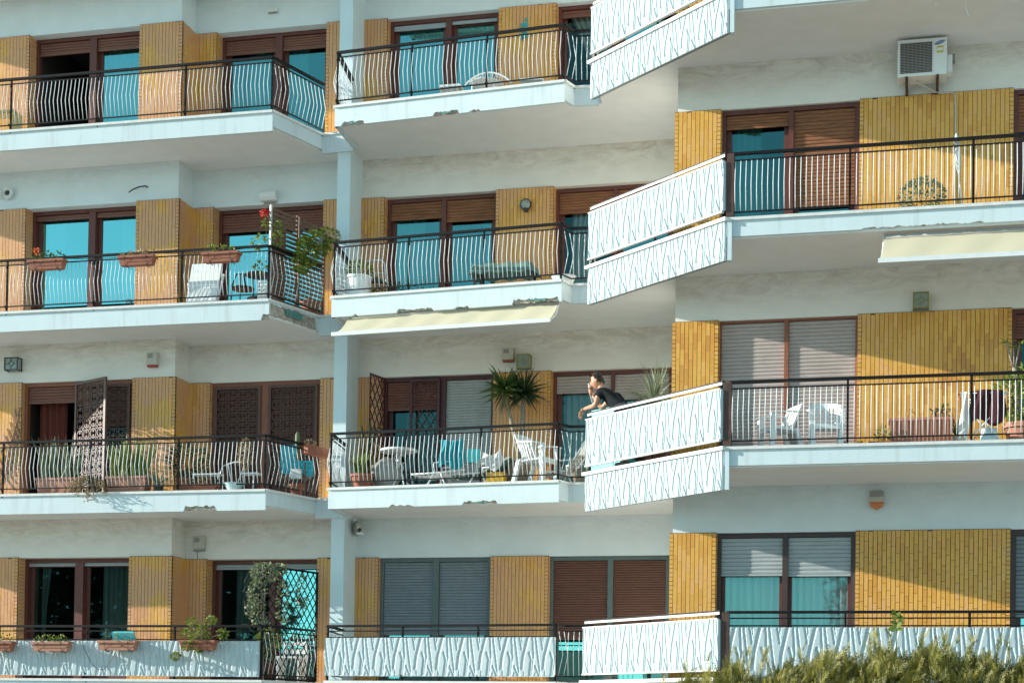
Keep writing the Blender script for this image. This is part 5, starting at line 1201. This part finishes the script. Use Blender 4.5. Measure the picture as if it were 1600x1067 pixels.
plastic_chair('stacked white plastic armchair nearer the ochre panel on right balcony', 2.25, -1.05, 3, R(8), sc=.88)
t = lounger('white padded deck chair at right end of third middle balcony', -1.55, -2.35, 1.75, 3, .82, 'whitecloth')
t = thing('yucca', 'tall yucca with two spiky heads in front of ochre panel', 'potted plant', (-2.95, 2.35, F[3]))
pot(t, (-2.95, 2.35, F[3]+.007), .22, .36, 'terra_pale')
mb = MB(); mb.tube([(-2.92, 2.33, F[3]+.3), (-2.90, 2.32, F[3]+.7), (-3.02, 2.30, F[3]+1.2), (-3.13, 2.28, F[3]+1.70)], [.04, .036, .034, .03], 7); mb.tube([(-2.88, 2.38, F[3]+.3), (-2.86, 2.38, F[3]+1.0), (-2.84, 2.36, F[3]+1.66)], [.04, .04, .035], 7); mb.build('trunk', 'bark', t, smooth=True)
for (hx, hy, hz, n, mt_) in ((-3.14, 2.27, F[3]+1.72, 150, 'leaf'), (-2.83, 2.35, F[3]+1.68, 150, 'leaf_dark')):
    mb = MB()
    for i in range(n):
        a = rnd.uniform(0, 6.28); e = rnd.uniform(-.5, 1.5); mb.leaf((hx, hy, hz+rnd.uniform(-.04, .06)), (math.cos(a)*math.cos(e*.8), math.sin(a)*math.cos(e*.8), math.sin(e)), rnd.uniform(.30, .50), .045, rnd.random(), .45, 5)
    mb.build('leaf_crown', mt_, t)
mb = MB()
for i in range(40): mb.leaf((-3.13+rnd.uniform(-.03, .03), 2.25+rnd.uniform(-.03, .03), F[3]+1.70), (rnd.gauss(0, .22), rnd.gauss(0, .2), -1), rnd.uniform(.25, .5), .03, rnd.random(), .2, 3)
mb.build('dead_leaves', 'leaf_dry', t)
t = thing('dried_basket', 'brown basket of dry twigs at end of third middle balcony', 'basket', (-1.65, 1.5, F[3]))
mb = MB(); mb.lathe((-1.62, 1.45, F[3]+.007), [(.16, 0), (.19, .2), (.18, .25), (.001, .22)], 16); mb.build('basket', 'wicker', t); sprigs((-1.62, 1.45, F[3]+.34), (.2, .15, .14), 160, .09, .012, 'leaf_dry', t, 'twigs')

# ---- right balconies
t = thing('round_shrub', 'sunlit round shrub in pot against the ochre right panel', 'potted plant', (3.5, -.75, F[2]))
pot(t, (3.52, -.72, F[2]+.007), .17, .26, 'terra'); mb = MB(); mb.cloud((3.50, -.80, F[2]+.46), (.33, .26, .24), 600, .055, .03); mb.cloud((3.52, -.78, F[2]+.62), (.18, .16, .12), 150, .05, .028); mb.build('foliage', 'leaf_grey', t)
mb = MB(); mb.cloud((3.72, -.95, F[2]+.20), (.20, .12, .08), 120, .05, .03); mb.build('low_leaves', 'leaf_yel', t)
t = thing('closed_parasol', 'closed white parasol leaning at the right railing post', 'parasol', (3.98, -1.68, F[2]))
mb = MB(); mb.tube([(4.02, -1.66, F[2]+.007), (3.98, -1.69, F[2]+.35), (3.935, -1.70, F[2]+.98)], .010, 6); mb.build('pole', 'whitemetal', t)
mb = MB(); mb.tube([(3.975, -1.69, F[2]+.42), (3.96, -1.70, F[2]+.60), (3.94, -1.70, F[2]+.92), (3.935, -1.70, F[2]+.97)], [.016, .04, .03, .012], 9); mb.build('canopy', 'whitecloth', t, smooth=True)
mb = MB(); mb.box(3.90, 3.97, -1.74, -1.66, F[2]+.86, F[2]+.905); mb.build('clip', 'white', t)
t = thing('long_planter', 'long ribbed terracotta planter with bare stems on right balcony', 'planter', (3.52, -.95, F[3]))
trough(t, 3.10, 3.94, -.95, F[3]+.03, .42, .30, 'terra_pale', ribs=True, name='planter')
mb = MB()
for i in range(16):
    x = rnd.choice((3.3, 3.38, 3.7, 3.78))+rnd.uniform(-.08, .08); mb.tube([(x, -.95, F[3]+.43), (x+rnd.uniform(-.05, .05), -.95, F[3]+.52), (x+rnd.uniform(-.12, .12), -.97, F[3]+.60)], .006, 4)
mb.build('stem', 'maroon', t); sprigs((3.82, -.95, F[3]+.55), (.08, .08, .09), 30, .06, .03, 'leaf', t, stems=2)
t = thing('low_tray', 'low terracotta tray with seedlings left of long planter', 'planter', (2.98, -1.2, F[3]))
trough(t, 2.84, 3.14, -1.2, F[3]+.007, .10, .18, 'terra', name='tray'); sprigs((3.02, -1.15, F[3]+.22), (.10, .07, .13), 70, .06, .03, 'leaf_yel', t)
mb = MB(); mb.lathe((4.00, -.85, F[3]+.007), [(.10, 0), (.13, .20), (.145, .21), (.12, .21), (.001, .19)], 14); po_ = mb
t = thing('drooping_plant', 'thin drooping plant in cream pot beside the drying rack', 'potted plant', (4.0, -.85, F[3])); po_.build('pot', 'beige', t); mb = MB()
for i in range(26):
    a = rnd.uniform(0, 6.28); mb.leaf((4.0, -.85, F[3]+.2), (math.cos(a)*.5, math.sin(a)*.4, 1.2), rnd.uniform(.35, .55), .028, rnd.random(), 1.3, 6)
mb.build('leaves', 'leaf_grey', t); mb = MB(); mb.cloud((4.02, -.9, F[3]+.76), (.03, .03, .025), 20, .03, .025); mb.build('flower', 'petal_orange', t)
t = thing('drying_rack', 'white folding drying rack at right end of sunny balcony', 'drying rack', (4.25, -1.05, F[3]))
mb = MB()
for y in (-1.25, -.80): mb.tube([(4.05, y, F[3]+.007), (4.42, y, F[3]+.42), (4.62, y, F[3]+.74)], .010, 5); mb.tube([(4.62, y, F[3]+.007), (4.06, y, F[3]+.72)], .010, 5)
for i in range(6): x = 4.06+i*.112; mb.tube([(x, -1.25, F[3]+.735), (x, -.80, F[3]+.735)], .006, 4)
mb.tube([(4.05, -1.25, F[3]+.735), (4.63, -1.25, F[3]+.735)], .009, 5); mb.tube([(4.05, -.80, F[3]+.735), (4.63, -.80, F[3]+.735)], .009, 5); mb.build('frame', 'whitemetal', t, smooth=True)
drape('wine_cloth', 'dark wine-red cloth hanging on the drying rack', 'cloth', 4.14, 4.60, -1.27, F[3]+.33, F[3]+.755, 'wine', .02, 2, -.02)
drape('white_sheet', 'white sheet hanging at left end of drying rack', 'sheet', 4.02, 4.13, -1.28, F[3]+.12, F[3]+.75, 'whitecloth', .02, 1)
mb = MB(); mb.lathe((4.40, -1.10, F[3]+.007), [(.13, 0), (.10, .26), (.11, .27), (.001, .27)], 12); tag(mb.build('plastic_stool', 'paleblue'), 'pale blue stool under the drying rack', 'stool')
t = thing('cane_plant', 'tall pale-stemmed leafy plant in big terracotta pot at right edge', 'potted plant', (4.85, -.8, F[3]))
pot(t, (4.84, -.80, F[3]+.007), .24, .38, 'terra_pale'); mb = MB(); mb.tube([(4.80, -.80, F[3]+.3), (4.77, -.80, F[3]+.9), (4.74, -.80, F[3]+1.15)], [.045, .04, .035], 7)
for dx_, h_ in ((-.10, 1.5), (-.02, 1.42), (.06, 1.46)): mb.tube([(4.74, -.8, F[3]+1.1), (4.74+dx_*.6, -.8, F[3]+1.3), (4.74+dx_, -.8, F[3]+h_)], .012, 5)
mb.build('trunk', 'bark', t, smooth=True); mb = MB(); mb.cloud((4.74, -.95, F[3]+.72), (.30, .22, .30), 420, .13, .028); mb.cloud((4.92, -.9, F[3]+.95), (.16, .2, .22), 180, .12, .028)
for dx_, h_ in ((-.10, 1.5), (-.02, 1.42), (.06, 1.46)):
    for i in range(8): a = rnd.uniform(0, 6.28); mb.leaf((4.74+dx_, -.8, F[3]+h_), (math.cos(a), math.sin(a)*.6, rnd.uniform(-.2, .8)), .14, .02, rnd.random(), .3, 2)
mb.build('foliage', 'leaf_yel', t)
t = thing('window_box', 'row of dark potted herbs under the right shutters', 'planter', (1.95, -.2, F[3]))
trough(t, 1.75, 2.0, -.2, F[3]+.007, .13, .16, 'terra'); trough(t, 2.42, 2.78, -.2, F[3]+.007, .13, .16, 'terra'); sprigs((1.86, -.2, F[3]+.22), (.14, .07, .1), 70, .05, .03, 'leaf_dark', t); sprigs((2.6, -.2, F[3]+.22), (.18, .07, .1), 80, .05, .03, 'leaf_dark', t)
t = thing('ponytail_grass', 'arching pale green grassy plant behind the diagonal panel', 'potted plant', (-.40, .42, F[3]))
pot(t, (-.38, .40, F[3]+.007), .2, .4, 'terra'); mb = MB(); mb.tube([(-.38, .40, F[3]+.35), (-.37, .40, F[3]+1.0)], .03, 6); mb.build('trunk', 'bark', t); mb = MB()
for i in range(150):
    a = rnd.uniform(0, 6.28); e = rnd.uniform(.5, 1.5); mb.leaf((-.37, .40, F[3]+.98+rnd.uniform(-.05, .1)), (math.cos(a)*math.cos(e), math.sin(a)*math.cos(e), math.sin(e)), rnd.uniform(.45, .75), .02, rnd.random(), rnd.uniform(.8, 2.0), 7)
for i in range(22): mb.leaf((-.30, .38, F[3]+1.15), (rnd.gauss(0, .16), rnd.gauss(0, .16), 1), rnd.uniform(.35, .6), .024, rnd.random(), .15, 4)
mb.build('leaves', 'leaf_grey', t)
t = thing('teal_cabinet', 'teal plastic cabinet behind the leaning man', 'cabinet', (-.95, .62, F[3]))
mb = MB(); c = Vector((-.92, .62, 0)); d = Vector((.80, -.60, 0)); mb.obox((c.x, c.y, F[3]+.54), d, (.60, .80, 0), (0,0,1), .52, .11, .53); mb.build('body', 'teal', t)
mb = MB(); q = c-Vector((.60, .80, 0))*.113; mb.obox((q.x, q.y, F[3]+.54), d, (.60, .80, 0), (0,0,1), .004, .003, .5); mb.build('door_gap', 'dark', t)

# ================================================================== the man leaning on the railing
t = thing('person', 'man in black t-shirt leaning on railing looking at his phone', 'person', (-.60, -.02, F[3]))
ub = Vector((-.757, .653, 0)); ob_ = Vector((-.653, -.757, 0)); Z3 = F[3]
def mp(a, o, z): p = Vector((-1.0, .17, 0))+ub*a+ob_*o; return Vector((p.x, p.y, Z3+z))
def skin_mesh(name, verts, edges, radii, root, sub=2):
    me = bpy.data.meshes.new(name); me.from_pydata([tuple(v) for v in verts], edges, []); o = bpy.data.objects.new(name, me); COL.objects.link(o)
    md = o.modifiers.new('s', 'SKIN'); md.use_smooth_shade = True; md.branch_smoothing = .3
    for i, r_ in enumerate(radii):
        rr = r_ if isinstance(r_, tuple) else (r_, r_); me.skin_vertices[0].data[i].radius = rr; me.skin_vertices[0].data[i].use_root = (i == root)
    sm = o.modifiers.new('u', 'SUBSURF'); sm.levels = sub; sm.render_levels = sub
    bpy.context.view_layer.update(); ev = o.evaluated_get(bpy.context.evaluated_depsgraph_get())
    m2 = bpy.data.meshes.new_from_object(ev); bpy.data.objects.remove(o); return m2
def attach(me, name, mat, parent, origin):
    me.name = name; me.materials.clear(); me.materials.append(M[mat]); me.transform(Matrix.Translation(-Vector(origin)))
    me.polygons.foreach_set('use_smooth', [True]*len(me.polygons)); o = bpy.data.objects.new(name, me); COL.objects.link(o); o.parent = parent; ORG[o.name] = tuple(origin); return o
ORGN = ORG[t.name]
pel = mp(-.38, -.02, .84); sp1 = mp(-.22, -.02, 1.00); sp2 = mp(-.02, -.01, 1.145); nk = mp(.16, 0, 1.245); hd = mp(.235, 0, 1.335)
shN = mp(.02, .17, 1.20); shF = mp(.08, -.17, 1.20)
elN = mp(.02, .24, .985); wrN = mp(.38, .18, .985); elF = mp(.30, -.10, 1.02); wrF = mp(.455, -.03, 1.235)
kneeN = mp(-.38, .08, .46); footN = mp(-.52, .10, .06); kneeF = mp(-.40, -.12, .46); footF = mp(-.56, -.14, .06); hpN = mp(-.42, .09, .84); hpF = mp(-.43, -.12, .84)
V_ = [pel, sp1, sp2, nk, hd, shN, elN, wrN, shF, elF, wrF, hpN, kneeN, footN, hpF, kneeF, footF]
E_ = [(0,1),(1,2),(2,3),(3,4),(2,5),(5,6),(6,7),(2,8),(8,9),(9,10),(0,11),(11,12),(12,13),(0,14),(14,15),(15,16)]
RD = [.10, .10, .085, .052, .055, .058, .043, .027, .058, .043, .027, .09, .06, .04, .09, .06, .04]
body = skin_mesh('body', V_, E_, RD, 0)
hb = MB()   # head, hands as part of the same body mesh
fx = (ub*.80+ob_*.60).normalized(); hc = mp(.285, .01, 1.42); sx_ = Vector((fx.y, -fx.x, 0)); dn_ = Vector((0,0,1))
fx2 = (fx-dn_*.22).normalized(); upn = (dn_+fx*.22).normalized()
def H(a, b, c): return hc+fx2*a+sx_*b+upn*c
vs = []; nr, nc_ = 14, 16
for i in range(nr+1):
    ph = math.pi*i/nr; cz = math.cos(ph); r_ = math.sin(ph)
    for j in range(nc_):
        th = 2*math.pi*j/nc_; a, b, c = r_*math.cos(th), r_*math.sin(th), cz
        aa = a*.098; bb = b*.077; cc = c*.122
        if c < -.15: aa = aa*(1-.18*(-c-.15))+.012*(-c); bb *= 1-.40*(-c-.15)      # jaw
        if a > .75 and abs(b) < .35:                                                  # face plane
            if abs(c+.12) < .16: aa += .020*(1-abs(b)/.35)                            # nose
            if abs(c-.14) < .10 and abs(b) > .10: aa -= .008                          # eye sockets
            if abs(c+.50) < .08: aa += .006                                           # lips
        vs.append(H(aa, bb, cc))
hb.add(vs, [(i*nc_+j, i*nc_+(j+1)%nc_, (i+1)*nc_+(j+1)%nc_, (i+1)*nc_+j) for i in range(nr) for j in range(nc_)])
for s_ in (-1, 1): hb.sphere(H(-.005, s_*.078, -.005), .022, 8, 6, (.9, .6, 1.3))
def hand(wr, d, side, nrm, curl, L=.17):
    d = d.normalized(); side = (side-d*side.dot(d)).normalized(); nrm = d.cross(side); pc = wr+d*.045
    hb.obox(pc, d, side, nrm, .05, .038, .014)
    for i, (off, ln) in enumerate(((-.030, .066), (-.010, .076), (.011, .072), (.030, .058))):
        b = wr+d*.09+side*off; p1 = b+d*ln*.45+nrm*curl*.016; p2 = p1+(d*(1-.5*abs(curl))+nrm*curl).normalized()*ln*.35; p3 = p2+(d*(1-.9*abs(curl))+nrm*curl*1.3).normalized()*ln*.3
        hb.tube([b-d*.01, p1, p2, p3], [.0095, .009, .008, .006], 6)
    b = wr+d*.035+side*.036; hb.tube([b, b+d*.03+side*.018+nrm*curl*.01, b+d*.055+side*.016+nrm*curl*.025], [.011, .010, .007], 6)
hand(wrN, (ub*.75-dn_*.75), ob_, dn_, -.5)
hand(wrF, (ub*.35+dn_*1.0), -ob_, ub, -.9)
tmpm = hb.mesh('h', (0,0,0))
import bmesh
bm = bmesh.new(); bm.from_mesh(body); bm.from_mesh(tmpm); bm.to_mesh(body); bm.free()
attach(body, 'body', 'skin', t, ORGN)
shirt = skin_mesh('tshirt', [mp(-.36, -.01, .86), sp1, sp2, mp(.10, 0, 1.215), shN, shN.lerp(elN, .62), shF, shF.lerp(elF, .62)], [(0,1),(1,2),(2,3),(2,4),(4,5),(2,6),(6,7)], [.135, .132, .130, .085, .084, .068, .084, .068], 1)
attach(shirt, 'tshirt', 'shirt', t, ORGN)
trs = skin_mesh('trousers', [mp(-.42, -.02, .89), hpN, kneeN, footN+Vector((0,0,.05)), hpF, kneeF, footF+Vector((0,0,.05))], [(0,1),(1,2),(2,3),(0,4),(4,5),(5,6)], [.14, .105, .078, .065, .105, .078, .065], 0)
attach(trs, 'trousers', 'jeans', t, ORGN)
for ft in (footN, footF):
    mb = MB(); mb.obox((ft.x+ub.x*.06, ft.y+ub.y*.06, Z3+.05), ub, ob_, (0,0,1), .13, .045, .042); mb.build('shoe', 'dark', t)
mb = MB(); vs = []
for i in range(8):
    ph = math.pi*.5*i/7
    for j in range(16):
        th = 2*math.pi*j/16; a, b, c = math.sin(ph)*math.cos(th), math.sin(ph)*math.sin(th), math.cos(ph); low = .0
        aa, bb, cc = a*.108-.006, b*.088, c*.142
        if a > .3: cc = max(cc, .085+.012*a)
        else: cc -= .05*max(0, -a)*math.sin(ph)+ (.02 if abs(b) > .6 else 0)*math.sin(ph)
        vs.append(H(aa, bb, cc))
mb.add(vs, [(i*16+j, (i+1)*16+j, (i+1)*16+(j+1)%16, i*16+(j+1)%16) for i in range(7) for j in range(16)]); mb.build('hair', 'hair', t, smooth=True)
mb = MB()
for s_ in (-1, 1): mb.bar(H(.093, s_*.014, .038), H(.084, s_*.050, .034), .008, .011); mb.sphere(H(.084, s_*.031, .014), .011, 6, 5)
mb.build('eyes', 'hair', t)
mb = MB(); mb.bar(H(.088, -.022, -.062), H(.088, .022, -.062), .004, .006); M['lip'] = plain('lips', (.33, .10, .08), .5, .05, 10); mb.build('mouth', M['lip'], t)
mb = MB(); mb.sphere(H(.004, .086, -.012), .011, 8, 6); mb.tube([H(.006, .090, -.02), H(.03, .085, -.11), mp(.27, .10, 1.20), mp(.28, .09, 1.06), mp(.36, .03, 1.08), mp(.46, .0, 1.22)], .0035, 5); mb.build('earphone', 'white', t)
ph_c = wrF+ub*.055+dn_*.115
mb = MB(); pd = (dn_*1.0+ub*.45-ob_*.1).normalized(); pn_ = (ub*.75-dn_*.35+ob_*.45).normalized(); pn_ = (pn_-pd*pn_.dot(pd)).normalized(); mb.obox(ph_c, pd.cross(pn_), pn_, pd, .036, .005, .072)
tag(mb.build('phone', 'white'), 'white mobile phone held up by the leaning man', 'phone')

# ================================================================== conifer hedge in front
t = thing('conifer_hedge', 'feathery olive conifer hedge in front of lowest right balcony', 'hedge', (3.2, -7.0, 0))
HP = [(-.6, 1.6), (.3, 1.75), (1.0, 2.22), (1.6, 2.42), (2.2, 2.46), (2.75, 2.54), (3.25, 2.66), (3.6, 2.60), (4.1, 2.56), (4.6, 2.58), (5.2, 2.60), (6.2, 2.5), (7.0, 2.4)]
def htop(x):
    for (a, b), (c, d_) in zip(HP, HP[1:]):
        if a <= x <= c: return b+(d_-b)*(x-a)/(c-a)
    return 1.6
mb = MB(); hr = random.Random(5)
def spray(p, d, L, tone):
    d = d.normalized(); sd_ = d.cross(Vector((hr.uniform(-1,1), hr.uniform(-1,1), hr.uniform(-.3,.3)))).normalized(); n = 7
    for i in range(n):
        q = p+d*L*i/n; l = L*.42*(1-i/n*.65)
        for s_ in (-1, 1):
            e = (d*.9+sd_*s_*.75+Vector((hr.uniform(-.2,.2), hr.uniform(-.2,.2), hr.uniform(-.2,.2)))).normalized(); w_ = d.cross(e).cross(e).normalized()*.0042
            mb.add([q-w_, q+w_, q+e*l+w_*.3, q+e*l-w_*.3], [(0,1,2,3)], min(1, max(0, tone+hr.uniform(-.2, .2))))
    w_ = sd_*.004; mb.add([p-w_, p+w_, p+d*L*1.15], [(0,1,2)], tone)
for i in range(9000):
    x = hr.uniform(-.5, 6.9); zt = htop(x)-.27+.10*math.sin(x*9.0)*math.sin(x*3.7+1); u = hr.random(); y = -7.0+hr.uniform(-.65, .65)
    edge = 1-((y+7.0)/.75)**2; ztop = zt-.35*(1-edge)
    dz = abs(hr.gauss(0, .16)) if i % 4 else hr.uniform(0, 1.5)
    yy = y-.12*dz*2 if y < -7 else y
    spray(Vector((x, yy, ztop-dz)), Vector((hr.gauss(.25, .35), hr.gauss(-.25, .35), hr.uniform(.5, 1.2))), hr.uniform(.09, .20), hr.random()*.7+(.3 if dz < .08 else 0))
for i in range(42):
    x = hr.uniform(.9, 6.5); zt = htop(x)-.18
    p = Vector((x, -7.0+hr.uniform(-.4, .3), zt-.1)); d = Vector((hr.gauss(.12, .2), 0, 1))
    for j in range(4): spray(p, d+Vector((hr.gauss(0,.25), hr.gauss(0,.25), 0)), .17*(1-j*.12), .8); p = p+d*.065
mb.build('foliage', 'conifer', t)
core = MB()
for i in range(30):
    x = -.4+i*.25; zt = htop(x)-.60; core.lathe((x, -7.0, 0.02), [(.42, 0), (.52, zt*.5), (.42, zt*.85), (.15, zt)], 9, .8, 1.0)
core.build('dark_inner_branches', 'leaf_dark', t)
t = thing('leafy_shoot', 'pale green leafy shoot standing above the hedge top', 'shoot', (3.28, -6.9, 2.2))
mb = MB(); mb.tube([(3.29, -6.9, 2.2), (3.285, -6.9, 2.6), (3.275, -6.9, 2.80)], .006, 5)
for i in range(20): mb.leaf((3.28, -6.9, 2.60+.19*hr.random()), (hr.uniform(-1,1), hr.uniform(-.7,.3), hr.uniform(-.1,1)), hr.uniform(.07, .11), .045, hr.random(), .15, nrm=(0, -1, .4))
mb.build('leaves', 'leaf_yel', t)

# ================================================================== trees across the street, mirrored in the lowest windows
def street_tree(label, x, y, h, r, n, pine=False):
    t = thing('pine_tree' if pine else 'street_tree', label, 'tree', (x, y, 0))
    mb = MB(); mb.tube([(x, y, 0), (x+.1, y, h*.35), (x-.1, y, h*.7), (x, y, h*.9)], [.28, .22, .14, .06], 8)
    lim = []
    for i in range(9):
        a = hr.uniform(0, 6.28); z = h*hr.uniform(.42, .8); q = Vector((x+r*.65*math.cos(a), y+r*.65*math.sin(a), z+h*.1)); lim.append(q); mb.tube([(x, y, z-h*.06), ((x+q.x)/2, (y+q.y)/2, z), q], [.09, .06, .03], 5)
    mb.build('trunk', 'bark', t); cr_ = MB()
    for q in lim+[Vector((x, y, h*.85)), Vector((x, y, h*.65)), Vector((x, y, h*.5))]:
        for j in range(3):
            c = q+Vector((hr.gauss(0, r*.22), hr.gauss(0, r*.22), hr.gauss(0, h*.06)))
            if pine: cr_.cloud(c, (r*.42, r*.42, h*.055), n//36, .55, .05)
            else: cr_.cloud(c, (r*.48, r*.48, h*.13), n//36, .42, .26)
    cr_.build('crown', 'leaf_dark', t)
for i, (x, l) in enumerate(((-44.5, 'leftmost dark tree mirrored in the lowest left window'), (-38.5, 'middle dark tree mirrored in the lowest left window'), (-32.0, 'dark tree mirrored in the lowest window behind the vine'))):
    street_tree(l, x, -46-i*.8, 12.5, 4.3, 7200)
street_tree('pine tree mirrored in the lowest right window', 3.2, -46, 10.5, 3.2, 5400, True)
street_tree('small bushy tree mirrored in left pane of lowest right window', -6.6, -47, 8.0, 2.0, 3600)

for i, (k, xa, xb, zz, l) in enumerate(((2, -11.9, -6.9, .84, 'thin black cable strung along the second left handrail'), (4, -9.95, -9.3, .55, 'thin black wire looping over left relief panel between two boxes'))):
    mb = MB(); pts = []
    for j in range(41):
        u = j/40; pts.append((xa+(xb-xa)*u, 0.99 if k == 2 else 0.945, F[k]+zz-(.035*abs(math.sin(u*3*math.pi+.4)) if k == 2 else .40*math.sin(math.pi*u))))
    mb.tube(pts, .005, 5); tag(mb.build('strung_cable', 'dark', smooth=True), l, 'cable')
